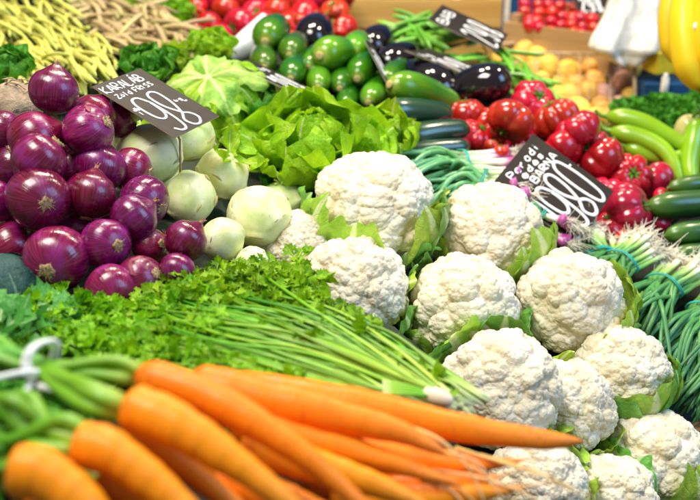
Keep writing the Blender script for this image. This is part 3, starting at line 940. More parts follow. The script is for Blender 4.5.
parsley_bunch('parsley bunch with long pale stems fanning towards the cauliflowers', [(120, 300), (190, 268), (262, 262), (330, 292), (380, 330), (360, 342), (330, 345), (270, 345), (200, 360), (120, 345)], 520,
              stem_fan(64, 3, (120, 312), (300, 292), (418, 400), (486, 408), (2, 26), lift=.014), 'parsley_leaf', .0115, 51, (230, 320, .93))
parsley_bunch('parsley bunch with dense curly leaves right under the red onions', [(0, 305), (40, 288), (90, 296), (150, 300), (215, 276), (240, 300), (230, 335), (170, 358), (100, 350), (40, 345), (0, 345)], 560,
              stem_fan(46, 5, (60, 330), (200, 330), (380, 402), (440, 414), (2, 22)), 'parsley_leaf', .0125, 52, (110, 320, .93))
parsley_bunch('parsley bunch pressed under the carrots, mostly stems', [(100, 345), (170, 345), (240, 352), (320, 372), (230, 385), (150, 372)], 240,
              stem_fan(44, 8, (90, 345), (200, 372), (330, 412), (430, 425), (-4, 9), dj=.008), 'parsley_leaf', .0115, 53, (210, 365, .83))
parsley_bunch('celery leaves with big blue green blades in front of the onion heap', [(-10, 315), (20, 300), (52, 312), (66, 330), (40, 345), (-10, 350)], 26,
              [], 'celery_leaf', .030, 54, (20, 325, .88))
parsley_bunch('feathery carrot tops tangled under the white string', [(-20, 385), (60, 380), (110, 395), (80, 425), (20, 425), (-20, 440), (-20, 500), (0, 500), (10, 440)], 130,
              [], 'dill_leaf', .011, 55, (40, 410, .78))
parsley_bunch('loose parsley sprigs between small kohlrabi and cauliflower', [(255, 268), (300, 258), (322, 278), (316, 300), (280, 285)], 40,
              [], 'parsley_leaf', .015, 56, (285, 275, 1.02))

parsley_bunch('parsley sprigs under the stems beside the leafless cauliflower', [(318, 300), (352, 318), (392, 345), (440, 372), (452, 395), (420, 392), (370, 362), (330, 335)], 110,
              stem_fan(16, 12, (300, 300), (340, 318), (470, 396), (492, 404), (0, 8)), 'parsley_leaf', .0125, 57, (385, 350, .95))

# cut white root ends at the end of the stems
c = P(437, 397, .80)
rt = thing('parsley_root', 'small white parsley root lying at the cut stem ends', 'root', mat4(c))
mb = MB(); V, F, UV = lathe([(.002, -.012), (.005, -.010), (.0075, -.002), (.007, .006), (.005, .012), (.003, .014)], 16); mb.add(lumpy(V, .1, 200, 4), F, UV)
obj('root', mb.build('root', 'curd'), rt, mat4((0, 0, 0), frame((1, -.3, -.2))))
mb = MB()
for q in range(4): mb.add(*tube(catmull([(0, 0, 0), (-.02, .004 * q - .006, .006), (-.045, .006 * q - .01, .010)], 6), .0016, 6))
obj('stem', mb.build('stem', 'parsley_stem'), rt)

# ------------------------------------------------------------------ cabbage below the onions, celeriac beside them
c = P(4, 296, .985); Rr = .043
t = thing('cabbage', 'dull blue green cabbage tucked below the red onions', 'cabbage', mat4(c))
mb = MB(); V, F, UV = lathe([(max(.01, math.sin(math.pi * k / 19)), -math.cos(math.pi * k / 19)) for k in range(20)], 28); mb.add(lumpy(V, .05, 3, 3) * Rr, F, UV)
obj('head', mb.build('head', 'cabbage_leaf'), t)
for k in range(5):
    obj('leaf', wrap_leaf(Rr, k * 1.3 - 2.2, 1.0, 2.6, .55, 700 + k, mat='cabbage_leaf', lift=1.02 + .02 * k, ruf=.03, flare=.05), t)
sup(c, Rr)
c = P(16, 108, 1.24); Rr = .033
t = thing('celeriac', 'rough brown celeriac root behind the onion pyramid', 'celeriac', mat4(c))
mb = MB(); V, F, UV = lathe([(max(.01, math.sin(math.pi * k / 23)), -math.cos(math.pi * k / 23)) for k in range(24)], 34); V = lumpy(lumpy(V, .12, 4, 3), .06, 14, 5) * Rr; mb.add(V, F, UV)
obj('root', mb.build('root', 'celeriac_skin'), t)
for k in range(22):
    a, e = rng.uniform(0, 6.28), rng.uniform(-.4, 1.4)
    p = np.array([math.cos(a) * math.cos(e), math.sin(a) * math.cos(e), math.sin(e)]) * Rr
    q = np.cross(p, rng.normal(size=3)); q /= np.linalg.norm(q)
    mb = MB(); mb.add(*tube(catmull([p * .98, p * 1.1 + q * .008, p * 1.02 + q * .02], 7), np.linspace(.0016, .0006, 7), 5)); obj('rootlet', mb.build('rootlet', 'celeriac_skin'), t)
sup(c, Rr)

# ------------------------------------------------------------------ lettuces
def lettuce(px, py, d, Rr, label, axis, rings, mats, seed, core=False):
    c = P(px, py, d)
    t = thing('lettuce', label, 'lettuce', mat4(c, frame(axis)), 'heads of lettuce')
    r = np.random.default_rng(seed); k = 0
    for (n, L, W, t0, t1, cup, ruf, mi) in rings:
        for i in range(n):
            a = 2 * math.pi * (i + r.uniform(-.4, .4)) / n + len(rings) * k * .01 + t0 * 3
            me = leaf_mesh(L * Rr * r.uniform(.88, 1.1), W * Rr * r.uniform(.85, 1.15), t0 + r.normal() * .12, t1 + r.normal() * .25, cup, ruf, seed * 100 + k, mats[mi], 17, 24, crumple=.12, nr=3)
            obj('leaf', me, t, mat4((0, 0, 0), Matrix.Rotation(a, 3, 'Z')))
            k += 1
    if core:
        mb = MB(); V, F, UV = lathe([(Rr * .05, -Rr * .12), (Rr * .16, -Rr * .11), (Rr * .18, -Rr * .03), (Rr * .1, Rr * .02)], 14); mb.add(V, F, UV)
        obj('core', mb.build('core', 'lettuce_core'), t)
    sup(c, Rr * .8, Rr * .3)
    return t


lettuce(312, 172, 1.40, .098, 'bright green butter lettuce with crumpled open leaves behind the cauliflowers', (TOCAM * .45 + ZUP * .9),
        [(9, 1.35, .62, .15, .9, .35, .16, 0), (8, 1.25, .62, .5, 1.35, .5, .16, 0), (7, 1.15, .58, .8, 1.9, .7, .14, 0), (6, .95, .5, 1.05, 2.5, .9, .12, 0), (4, .8, .4, 1.25, 2.9, 1.0, .1, 1)], ['lettuce_leaf', 'lettuce_pale'], 3)
lettuce(380, 158, 1.47, .07, 'small lettuce head beside the dark zucchini, smooth leaves', (TOCAM * .4 + ZUP * .9),
        [(6, 1.3, .7, .3, 1.4, .5, .14, 0), (5, 1.1, .6, .7, 2.0, .8, .12, 0), (4, .9, .5, 1.0, 2.6, .9, .1, 0)], ['lettuce_leaf'], 5)
lettuce(208, 78, 1.46, .085, 'pale lettuce lying with its cut core upward behind the kohlrabi', (TOCAM * .5 + ZUP * .95 + RIGHT * -.1),
        [(7, 1.25, .36, .55, -1.1, -.5, .42, 0), (8, 1.5, .40, .25, -1.3, -.5, .40, 1), (9, 1.6, .42, -.1, -1.4, -.4, .36, 0), (7, 1.4, .45, -.6, -1.5, -.3, .3, 1)], ['lettuce_pale', 'lettuce_leaf'], 7, True)
lettuce(262, 124, 1.50, .05, 'young green lettuce wedged behind the butter lettuce near the tilted card', (TOCAM * .3 + ZUP * .95),
        [(7, 1.4, .6, .3, 1.2, .45, .16, 0), (6, 1.2, .6, .7, 1.8, .6, .14, 0)], ['lettuce_dark'], 9)
lettuce(150, 80, 1.56, .05, 'dark green lettuce behind the black kohlrabi card', (ZUP * .95 + TOCAM * .3),
        [(7, 1.4, .6, .3, 1.1, .45, .18, 0), (6, 1.2, .6, .7, 1.7, .6, .16, 0), (5, .95, .5, 1.0, 2.2, .7, .14, 0)], ['lettuce_dark'], 11)
lettuce(212, 60, 1.72, .045, 'lettuce with yellow green frilly edge under the white cone', (ZUP * .95 + TOCAM * .3),
        [(7, 1.4, .6, .3, 1.1, .45, .22, 0), (6, 1.2, .6, .8, 1.8, .6, .2, 0)], ['lettuce_leaf'], 13)
lettuce(8, 84, 1.42, .05, 'dark leafy lettuce below the yellow beans', (ZUP * .95 + TOCAM * .3),
        [(7, 1.3, .6, .3, 1.1, .45, .18, 0), (5, 1.1, .6, .8, 1.8, .6, .16, 0)], ['lettuce_dark'], 15)
lettuce(300, 205, 1.36, .055, 'low green leaves between kohlrabi and the topmost cauliflower', (ZUP * .95 + TOCAM * .3),
        [(7, 1.3, .6, .2, 1.0, .4, .16, 0), (5, 1.1, .6, .8, 1.8, .6, .14, 0)], ['lettuce_dark'], 17)

# ------------------------------------------------------------------ long round things lying on the bench
def long_mesh(name, mat, prof, bend=0.0, seg=18, ribs=None, n=26):
    """unit length along X from the tip at 0; prof: (s, r)"""
    s = np.linspace(0, 1, n)
    s = 0.5 - 0.5 * np.cos(s * math.pi)
    r = np.interp(s, [p[0] for p in prof], [p[1] for p in prof])
    path = np.stack([s, np.zeros(n), bend * np.sin(s * math.pi)], 1)
    V, F, UV = tube(path, r, seg, shape=ribs)
    UV[:-2, 1] = np.repeat(s, seg)
    mb = MB(); mb.add(V, F, UV); return mb.build(name, mat)


def capsule(rm, tip=.06, tail=.05, neck=1.0):
    out = []
    for s in np.linspace(0, 1, 40):
        r = rm
        if s < tip * 2.2: r *= math.sqrt(max(0, 1 - (1 - s / (tip * 2.2)) ** 2))
        if s > 1 - tail * 2: r *= math.sqrt(max(0.02, 1 - (1 - (1 - s) / (tail * 2)) ** 2))
        r *= 1 + (neck - 1) * max(0, (s - .35) / .65)
        out.append((s, max(r, .004)))
    return out


scar = MB(); scar.add(*lathe([(.002, -.010), (.10, -.009), (.14, 0.004), (.12, .02)], 12)); SCAR = scar.build('blossom_scar', 'blossom_scar')


def axmat(tip, dirv, L, thick=1.0):
    """matrix: local X runs from tip along dirv, scaled to length L"""
    x = Vector(dirv).normalized(); z = ZUP - x * x.z
    if z.length < .05: z = Vector((0, -1, 0)) - x * -x.y
    z.normalize(); y = z.cross(x)
    rot = Matrix((x, y, z)).transposed()
    return rot


ZU = {k: long_mesh('fruit', k, capsule(.165, .13, .08, .82), .03) for k in ('zucchini_skin', 'zucchini_light', 'zucchini_dark')}


def zucchini(px, py, wpx, d, dirv, kind, L, label, scale_r=1.0, base=True):
    Rr = wpx / 2 * d / FPX
    x = Vector(dirv).normalized()
    c = P(px, py, d)
    t = thing('zucchini', label, 'zucchini', mat4(c, axmat(c, x, L)), 'zucchini heap')
    q = Rr / .165
    obj('fruit', ZU[kind], t, mat4((-Rr * .3, 0, 0), None, (L, q, q)))
    obj('blossom_scar', SCAR, t, mat4((-Rr * .3 - .001, 0, 0), frame((1, 0, 0), Vector((0, 0, 1))), Rr * 1.7))
    if base: sup(c + x * L * .4, Rr)


ZL = [(266, 41, 35, 1.74, 0, (.1, 1, .02)), (290, 55, 29, 1.70, 0, (.05, 1, -.02)), (264, 67, 28, 1.66, 0, (-.1, 1, 0)), (291, 78, 28, 1.62, 0, (.02, 1, .0)), (309, 67, 24, 1.70, 0, (.1, 1, 0)),
      (353, 53, 29, 1.72, 1, (.1, 1, -.03)), (358, 78, 31, 1.66, 0, (.15, 1, .02)), (369, 102, 26, 1.60, 1, (.2, 1, 0)), (318, 87, 26, 1.62, 1, (.0, 1, 0)), (340, 88, 26, 1.64, 0, (.05, 1, 0)),
      (277, 92, 22, 1.62, 0, (0, 1, 0)), (385, 82, 24, 1.68, 0, (.3, 1, 0)), (330, 70, 24, 1.74, 0, (.05, 1, 0)), (300, 92, 22, 1.66, 0, (0, 1, 0)), (345, 108, 24, 1.60, 0, (0.1, 1, 0))]
for i, (a, b, wp, d_, k, dv) in enumerate(ZL):
    zucchini(a, b, wp, d_, dv, ('zucchini_skin', 'zucchini_light')[k], .15, 'short green zucchini pointing its blossom end outward in the heap')
zucchini(322, 56, 36, 1.66, (.45, .9, -.18), 'zucchini_light', .13, 'plump light green zucchini leaning across the top of the zucchini heap', base=False)
zucchini(393, 86, 37, 1.54, (.62, .55, -.34), 'zucchini_light', .17, 'long bright green zucchini lying diagonally above two black ones')
zucchini(384, 113, 29, 1.50, (.8, .5, -.16), 'zucchini_dark', .14, 'nearly black slim zucchini directly below the bright green diagonal one')
zucchini(401, 141, 28, 1.49, (.9, .45, .02), 'zucchini_dark', .13, 'short dark zucchini next to the ribbed tomatoes')
zucchini(396, 157, 22, 1.46, (.9, .35, .02), 'zucchini_dark', .13, 'lowest dark zucchini half covered by spring onion leaves')

# eggplants
EGP = [(0, .004), (.02, .10), (.07, .19), (.16, .255), (.28, .285), (.42, .27), (.58, .225), (.75, .18), (.9, .14), (.97, .11), (1, .05)]
EG = long_mesh('fruit', 'eggplant_skin', EGP, .03, 26)
mb = MB()
for k in range(6):
    a = k * math.pi / 3
    pts = [(1.01, .03 * math.cos(a), .03 * math.sin(a)), (.97, .125 * math.cos(a), .125 * math.sin(a)), (.84, .175 * math.cos(a), .175 * math.sin(a))]
    mb.add(*tube(catmull(pts, 7), [.06, .065, .06, .05, .04, .025, .005], 6, flat=.4))
mb.add(*tube(catmull([(1, 0, 0), (1.08, 0, .01), (1.17, 0, .03)], 6), [.05, .04, .035, .035, .035, .04], 7))
EC = mb.build('calyx', 'calyx')


def eggplant(px, py, wpx, d, dirv, L, label):
    Rr = wpx / 2 * d / FPX; c = P(px, py, d); x = Vector(dirv).normalized()
    t = thing('eggplant', label, 'eggplant', mat4(c, axmat(c, x, L)), 'eggplants between the signs')
    q = Rr / .285
    for n, m in (('fruit', EG), ('calyx', EC)): obj(n, m, t, mat4((-L * .28, 0, 0), None, (L, q, q)))
    sup(c + x * L * .2, Rr * .8)


eggplant(314, 38, 42, 1.95, (.1, 1, .1), .20, 'black eggplant standing out between zucchini and red tomatoes')
eggplant(376, 46, 38, 1.92, (.3, 1, .0), .20, 'black eggplant behind the narrow edge-on price card')
eggplant(397, 64, 40, 1.86, (.6, .9, .0), .20, 'eggplant under the middle curved price card')
eggplant(432, 92, 54, 1.74, (-.5, .8, .1), .20, 'big eggplant in shade below the middle curved price card')
eggplant(484, 88, 46, 1.70, (-.75, .35, -.35), .19, 'shiny eggplant with sky blue sheen lying beside ribbed tomatoes')
eggplant(418, 40, 40, 2.05, (.9, .5, .0), .20, 'rear eggplant in front of the yellow wooden crate')

# ------------------------------------------------------------------ tomatoes
def tomato_mesh(seed, ribs, depth, flat, mat):
    prof = []
    for k in range(24):
        a = math.pi * k / 23; z = -math.cos(a); r = math.sin(a) ** .85
        zz = z * flat - (0.22 * math.exp(-(r / .32) ** 2) if z > 0 else -.06 * math.exp(-(r / .3) ** 2))
        prof.append((max(r, .01), zz))
    rs = np.random.default_rng(seed); ph = rs.uniform(0, 6.28)

    def rb(th, k):
        g = np.abs(np.sin(ribs * th / 2 + ph + .35 * np.sin(2 * th + ph)))
        return 1 - depth * (1 - g) ** 2.2 * (0.35 + 0.65 * k)
    V, F, UV = lathe(prof, 72 if ribs else 30, rb if ribs else None)
    mb = MB(); mb.add(lumpy(V, .06, 1.8, seed), F, UV); return mb.build('fruit', mat)


def calyx_mesh(z, s=1.0):
    mb = MB()
    for k in range(6):
        a = k * math.pi / 3 + .2 * (k % 2)
        pts = [(.03 * math.cos(a), .03 * math.sin(a), z), (.2 * s * math.cos(a), .2 * s * math.sin(a), z + .10), (.42 * s * math.cos(a + .15), .42 * s * math.sin(a + .15), z + .16)]
        mb.add(*tube(catmull(pts, 7), np.array([.05, .07, .075, .065, .05, .03, .004]) * s, 6, flat=.35))
    mb.add(*tube(catmull([(0, 0, z - .02), (.02, 0, z + .14), (.06, .02, z + .27)], 6), .05 * s, 7))
    return mb.build('calyx', 'calyx')


RT = [tomato_mesh(s, n, .26, .72, 'ribbed_tomato_skin') for s, n in ((1, 5), (2, 7), (3, 6), (4, 8))]
TM = [tomato_mesh(s, 0, 0, .86, 'tomato_skin') for s in (5, 6)]
RC = calyx_mesh(.52, .8); TC = calyx_mesh(.66)


def tomato(px, py, wpx, d, axis, k, ribbed, label, group, base=True, name=None):
    Rr = wpx / 2 * d / FPX; c = P(px, py, d)
    t = thing(name or ('ribbed_tomato' if ribbed else 'tomato'), label, 'tomato', mat4(c, frame(axis)), group)
    sp = Matrix.Rotation(k * 1.9, 3, 'Z')
    obj('fruit', (RT[k % 4] if ribbed else TM[k % 2]), t, mat4((0, 0, 0), sp, Rr))
    obj('calyx', RC if ribbed else TC, t, mat4((0, 0, 0), sp, Rr))
    if base: sup(c, Rr * .8)


RTL = [(466, 114, 36, 1.62), (446, 118, 26, 1.66), (452, 143, 44, 1.55), (474, 137, 36, 1.58), (510, 120, 44, 1.58), (488, 128, 40, 1.62), (533, 102, 42, 1.68), (556, 118, 44, 1.63), (577, 130, 42, 1.60), (545, 126, 40, 1.70), (601, 160, 44, 1.60),
       (630, 176, 42, 1.60), (654, 182, 40, 1.63), (629, 211, 50, 1.50), (605, 200, 44, 1.56), (590, 145, 36, 1.66), (562, 152, 42, 1.60), (612, 228, 38, 1.50), (655, 218, 34, 1.53), (521, 140, 36, 1.66), (585, 178, 44, 1.66), (640, 195, 40, 1.66), (580, 245, 26, 1.48), (600, 152, 34, 1.72), (535, 150, 40, 1.68)]
for i, (a, b, wp, d_) in enumerate(RTL):
    big = i in (4, 13)
    tomato(a, b, wp * 1.13, d_, rdir(TOCAM * .3 + ZUP * .6, .55), i, True, ('widest ribbed red tomato beside the shiny eggplant' if i == 4 else 'round ribbed tomato resting against the blue tinted price card' if i == 13 else 'deep red ribbed tomato between eggplant and purple spring onions' if a < 500 else 'deep red ribbed tomato behind the upper corner of the price card' if a < 590 else 'deep red ribbed tomato between price card and cucumbers'),
           'ribbed tomatoes heaped round the price card')
for i, (a, b, wp, d_) in enumerate([(501, 152, 17, 1.50), (492, 146, 15, 1.53), (668, 205, 22, 1.52), (597, 240, 18, 1.47), (623, 238, 18, 1.47), (662, 196, 18, 1.56)]):
    tomato(a, b, wp, d_, rdir(ZUP, .5), i, False, 'tiny bright cherry tomato at the edge of the ribbed tomatoes', 'cherry tomatoes', name='cherry_tomato')
k = 0
for row, (y, dd) in enumerate([(40, 2.06), (26, 2.13), (11, 2.2), (-4, 2.28)]):
    for x in np.arange(196 + (row % 2) * 14, 352 if row > 0 else 250, 27):
        px, py = x + rng.normal() * 4, y + rng.normal() * 3
        tomato(px, py, rng.uniform(27, 35), dd + rng.normal() * .01, rdir(TOCAM * .2 + ZUP * .5, .7), k, False, 'shiny red tomato in the far heap behind the white cone', 'red tomatoes in the far heap'); k += 1
for (a, b) in ((203, 37), (206, 44), (196, 30), (268, 28), (300, 20), (340, 32), (352, 40), (346, 48), (292, 38), (230, 46), (335, 12), (205, 50)):
    tomato(a, b, 15, 2.02, rdir(ZUP, .6), k, False, 'small cherry tomato dotted along the far tomato heap', 'cherry tomatoes in the far heap', base=False, name='cherry_tomato'); k += 1

# ------------------------------------------------------------------ beans
def bean_mesh(mat, thick, seed):
    r = np.random.default_rng(seed)
    n = 16; s = np.linspace(0, 1, n)
    path = np.stack([s - .5, .05 * np.sin(s * 3 + seed) * r.uniform(.3, 1), r.uniform(.02, .09) * np.sin(s * math.pi)], 1)
    rad = thick * np.clip(np.minimum(s / .12, (1 - s) / .15), .12, 1) ** .6 * (1 + .10 * np.sin(s * 40 + seed))
    mb = MB(); mb.add(*tube(path, rad, 9, flat=.75)); return mb.build('bean', mat)


YB = [bean_mesh('yellow_bean', .031, s) for s in range(5)]
PB = [bean_mesh('shell_bean', .052, s) for s in range(5)]
GP = [bean_mesh('green_pod', .05, s) for s in range(5)]


def bdep(px, py): return 1.42 + (90 - py) * .0066


def pods(meshes, poly, n, ang, spread, Lr, layers, df, name, label, cat, group, lift=.012):
    xs = [p[0] for p in poly]; ys = [p[1] for p in poly]; k = 0
    while k < n:
        q = (rng.uniform(min(xs), max(xs)), rng.uniform(min(ys), max(ys)))
        if not poly_in(q, poly): continue
        a = R_(ang + rng.normal() * spread)
        h = 12
        p0 = P(q[0] - math.cos(a) * h, q[1] - math.sin(a) * h, df(q[0] - math.cos(a) * h, q[1] - math.sin(a) * h))
        p1 = P(q[0] + math.cos(a) * h, q[1] + math.sin(a) * h, df(q[0] + math.cos(a) * h, q[1] + math.sin(a) * h))
        x = (p1 - p0).normalized(); x.z += rng.normal() * .10
        L = rng.uniform(*Lr)
        c = (p0 + p1) / 2 + ZUP * (rng.uniform(-1, 1) * lift)
        o = obj(name, meshes[k % len(meshes)], None, mat4(c, axmat(c, x, L) @ Matrix.Rotation(rng.uniform(-1.2, 1.2), 3, 'X'), L))
        tag(o, label, cat, group)
        if k % 5 == 0: sup(c, .02, lift * 1.6 + .01)
        k += 1


pods(YB, [(-25, -30), (48, -30), (80, 25), (112, 62), (122, 84), (70, 84), (20, 100), (-25, 80)], 290, 48, 19, (.12, .175), 3, bdep, 'yellow_bean', 'long yellow wax bean in the heap behind the red onions', 'bean', 'yellow wax beans in a heap', .02)
pods(PB, [(78, -4), (130, -2), (165, 18), (196, 40), (190, 56), (140, 58), (112, 55), (84, 20), (60, -20)], 160, 20, 24, (.09, .13), 3, lambda x, y: bdep(x, y) + .06, 'shell_bean', 'dry beige shell bean pod in the pile beside the yellow beans', 'bean', 'beige shell beans in a pile', .018)
pods(GP, [(395, 25), (440, 22), (475, 55), (462, 66), (420, 52), (398, 50)], 34, 25, 28, (.10, .14), 2, lambda x, y: 2.02 - (y - 20) * .004, 'green_chilli', 'green chilli pod piled between the two black price cards', 'chilli', 'green chilli pods', .02)
pods(GP, [(498, 62), (520, 62), (552, 88), (556, 98), (530, 96), (505, 84)], 34, 35, 20, (.09, .13), 2, lambda x, y: 1.92 - (y - 60) * .004, 'green_bean', 'thin green bean beside the potato basket', 'bean', 'green beans by the potatoes', .02)


# dill behind the beans and herb behind the peppers
def herb(label, name, poly, n, df, seed, centre, mat='dill_leaf', size=.014):
    r = np.random.default_rng(seed); c = P(*centre); inv = np.array(c)
    t = thing(name, label, 'herb', mat4(c))
    xs = [p[0] for p in poly]; ys = [p[1] for p in poly]; mb = MB(); k = 0; sb = MB()
    while k < n:
        q = (r.uniform(min(xs), max(xs)), r.uniform(min(ys), max(ys)))
        if not poly_in(q, poly): continue
        o = np.array(P(q[0], q[1], df(*q) + r.uniform(-.03, .05))) - inv
        for q2 in range(4):
            dr = r.normal(size=3); dr[2] = abs(dr[2])
            parsley_leaflet(mb, o, dr, r.normal(size=3) + np.array([0, -.4, 1]), size * r.uniform(.6, 1.3), k + q2)
        sb.add(*tube(catmull([o, o + np.array([r.normal() * .01, .01, -.02]), o + np.array([r.normal() * .015, .02, -.05])], 4), .0008, 4, cap=False))
        k += 1
    lf = obj('leaves', mb.build('leaves', mat), t); lf['kind'] = 'stuff'
    st = obj('stems', sb.build('stems', 'parsley_stem'), t); st['kind'] = 'stuff'
    for p in poly: sup(P(p[0], p[1], df(*p)), .03, .04)


herb('feathery bright green dill behind the beige shell beans', 'dill_bunch', [(82, -10), (188, -10), (192, 14), (182, 32), (160, 20), (120, 4)], 420, lambda x, y: 2.08 - (y) * .004, 71, (140, 15, 2.05), 'parsley_leaf', .013)
herb('dark green dill behind the long green peppers', 'dill_bunch', [(612, 104), (650, 96), (710, 96), (710, 125), (660, 128), (620, 122)], 320, lambda x, y: 1.95 - (y - 95) * .003, 72, (660, 112, 1.9), 'dill_leaf', .013)
herb('loose bright lettuce shreds below the beige beans', 'salad_leaves', [(165, 52), (225, 48), (232, 60), (180, 66)], 60, lambda x, y: 1.70, 73, (200, 56, 1.7), 'lettuce_leaf', .022)

# ------------------------------------------------------------------ spring onions
def scallions(label, root, band, ends, n, seed, mat='scallion_leaf', rb=.006, hair=64, group='spring onion bunches', name='spring_onion_bunch', bulb=1.0, leaf_split=2):
    """root, band, ends: pixel+distance; each stalk runs root -> band -> its end"""
    r = np.random.default_rng(seed)
    c = P(*root); inv = np.array(c)
    t = thing(name, label, 'spring onions', mat4(c), group)
    r0, b0 = np.array(P(*root)) - inv, np.array(P(*band)) - inv
    ax = b0 - r0; ax /= np.linalg.norm(ax)
    sd = np.cross(ax, [0, 0, 1.0]); sd /= np.linalg.norm(sd); upv = np.cross(sd, ax)
    hb = MB(); mid = []
    for i in range(n):
        a = r.uniform(-1, 1); h = r.uniform(0, 1) * math.sqrt(1 - a * a)
        off = sd * a * .032 + upv * h * .024
        p0 = r0 + off * 1.15 + ax * r.normal() * .008
        p1 = b0 + off * .8
        mid.append(p1)
        # the white bulb with its neck
        for q in range(leaf_split):
            e = ends[r.integers(len(ends))]
            pe = np.array(P(*e)) - inv + r.normal(size=3) * np.array([.016, .016, .010])
            pm = p1 * .45 + pe * .55 + upv * (.022 * r.uniform(.2, 1)) + r.normal(size=3) * .006
            pth = catmull([p0, p0 * .5 + p1 * .5, p1, pm, pe], 22)
            s = np.linspace(0, 1, 22)
            rad = rb * (np.interp(s, [0, .04, .12, .25, .6, .93, 1], [.5, 1.15 * bulb, 1.0 * (1 + .35 * (bulb - 1)), .82, .86, .6, .3]))
            m2 = MB(); m2.add(*tube(pth, rad * r.uniform(.8, 1.1), 9, flat=.8)); obj('stalk', m2.build('stalk', mat), t)
        for q in range(hair):
            dd = -ax * r.uniform(.4, 1.0) + r.normal(size=3) * .55
            Lh = r.uniform(.006, .018)
            hp = [p0 + r.normal(size=3) * .002, p0 + dd * Lh * .5, p0 + dd * Lh + r.normal(size=3) * .005 + np.array([0, 0, -.004])]
            hb.add(*tube(catmull(hp, 4), np.linspace(.0007, .0003, 4), 3, cap=False))
    ho = obj('roots', hb.build('roots', 'root_hair'), t); ho['kind'] = 'stuff'
    ring = [b0 + sd * .029 * math.cos(a) + upv * (.006 + .018 * math.sin(a)) + ax * .002 * math.sin(3 * a) for a in np.linspace(0, 2 * math.pi, 28)]
    bb = MB(); bb.add(*tube(np.array(ring), .0012, 7, cap=False)); bb.add(*tube(np.array(ring) + ax * .003, .0010, 7, cap=False)); obj('rubber_band', bb.build('rubber_band', 'band_teal'), t)
    sup(Vector(inv + b0), .03, .03); sup(c, .03, .028)
    for e in ends: sup(P(*e), .03, .02)


scallions('green spring onions with teal band lying against the price card foot', (588, 243, 1.42), (598, 260, 1.39), [(545, 262, 1.40), (560, 285, 1.36), (575, 300, 1.34), (540, 250, 1.42)], 16, 81, rb=.0045)
scallions('middle tied bunch of green spring onions in the row before the cucumbers', (640, 252, 1.40), (620, 266, 1.37), [(572, 298, 1.34), (588, 316, 1.31), (600, 328, 1.29), (606, 338, 1.28)], 24, 82, rb=.0045)
scallions('outer tied bunch of green spring onions reaching down to the lowest cauliflower', (688, 272, 1.38), (664, 290, 1.345), [(606, 335, 1.285), (622, 348, 1.27), (634, 362, 1.26), (644, 374, 1.25)], 26, 83, rb=.0045)
scallions('last tied spring onions hanging over the wooden board', (735, 294, 1.35), (706, 318, 1.31), [(646, 372, 1.25), (658, 388, 1.24), (668, 398, 1.23), (676, 404, 1.23)], 26, 84, rb=.0045)
scallions('spring onion bunch at the far end of the row above the wooden board', (772, 322, 1.31), (744, 346, 1.27), [(680, 402, 1.22), (692, 410, 1.215), (704, 414, 1.21), (712, 408, 1.2)], 22, 88, rb=.0045)
scallions('purple bulbed spring onions beside the ribbed tomatoes', (512, 168, 1.50), (462, 166, 1.47), [(385, 176, 1.42), (395, 190, 1.38), (400, 168, 1.44), (372, 182, 1.40)], 9, 85, 'purple_scallion', .0065, 50, bulb=1.9, leaf_split=2)
scallions('purple bulbed spring onions with tan roots in front of the price card', (524, 192, 1.40), (484, 186, 1.41), [(420, 186, 1.40), (425, 205, 1.37), (440, 180, 1.42), (415, 215, 1.37)], 9, 86, 'purple_scallion', .0065, 24, bulb=1.9, leaf_split=2)
scallions('few purple spring onions half under the cauliflower leaf', (570, 240, 1.365), (538, 226, 1.375), [(500, 215, 1.38), (490, 240, 1.36)], 6, 87, 'purple_scallion', .0065, 60, bulb=1.9, leaf_split=1)

# ------------------------------------------------------------------ cucumbers, long peppers
CU = long_mesh('fruit', 'cucumber_skin', capsule(.1, .07, .06, .96), .03, 20, lambda th: 1 + .03 * np.sin(9 * th))
for i, (a, b, wp, d_, dv, lab) in enumerate([(646, 208, 27, 1.50, (1, .18, -.04), 'dark green cucumber next to the ribbed tomatoes'), (664, 236, 24, 1.46, (1, .1, 0), 'cucumber lying parallel above the spring onion roots'),
                                             (668, 256, 22, 1.43, (1, .12, -.05), 'lowest cucumber touching the white spring onion roots'), (668, 188, 20, 1.55, (1, .2, 0), 'slim cucumber under the long green peppers'), (688, 186, 22, 1.58, (1, .3, 0), 'cucumber with pointed tip in the rear row')]):
    c = P(a, b, d_); Rr = wp / 2 * d_ / FPX
    t = thing('cucumber', lab, 'cucumber', mat4(c, axmat(c, dv, 1)), 'cucumbers at the end of the bench')
    obj('fruit', CU, t, mat4((0, 0, 0), None, (.26, Rr / .1, Rr / .1)))
    obj('blossom_scar', SCAR, t, mat4((-.0005, 0, 0), frame((1, 0, 0), ZUP), Rr * 1.1))
    for q in (.2, .6): sup(c + Vector(dv).normalized() * .26 * q, Rr)


def bent_thing(name, pts, rad, mat, label, cat, group, stem=True, base=True, shape=None):
    W = [P(*p) for p in pts]; c = W[0]
    t = thing(name, label, cat, mat4(c), group)
    path = catmull([tuple(p - c) for p in W], 28); s = np.linspace(0, 1, 28)
    rr = rad * np.interp(s, [0, .05, .14, .4, .8, .95, 1], [.3, .75, 1, .95, .7, .4, .05])
    mb = MB(); mb.add(*tube(path, rr, 18, shape=shape)); obj('fruit', mb.build('fruit', mat), t)
    if stem:
        dd = path[0] - path[2]; dd /= np.linalg.norm(dd)
        mb = MB(); mb.add(*tube(catmull([path[0] - dd * .004, path[0] + dd * .012, path[0] + dd * .022 + np.array([0, 0, .008])], 6), [rad * .4, rad * .3, rad * .24, rad * .22, rad * .22, rad * .26], 8)); obj('stem', mb.build('stem', 'pepper_stem'), t)
    if base:
        for p in W: sup(p, rad)
    return t


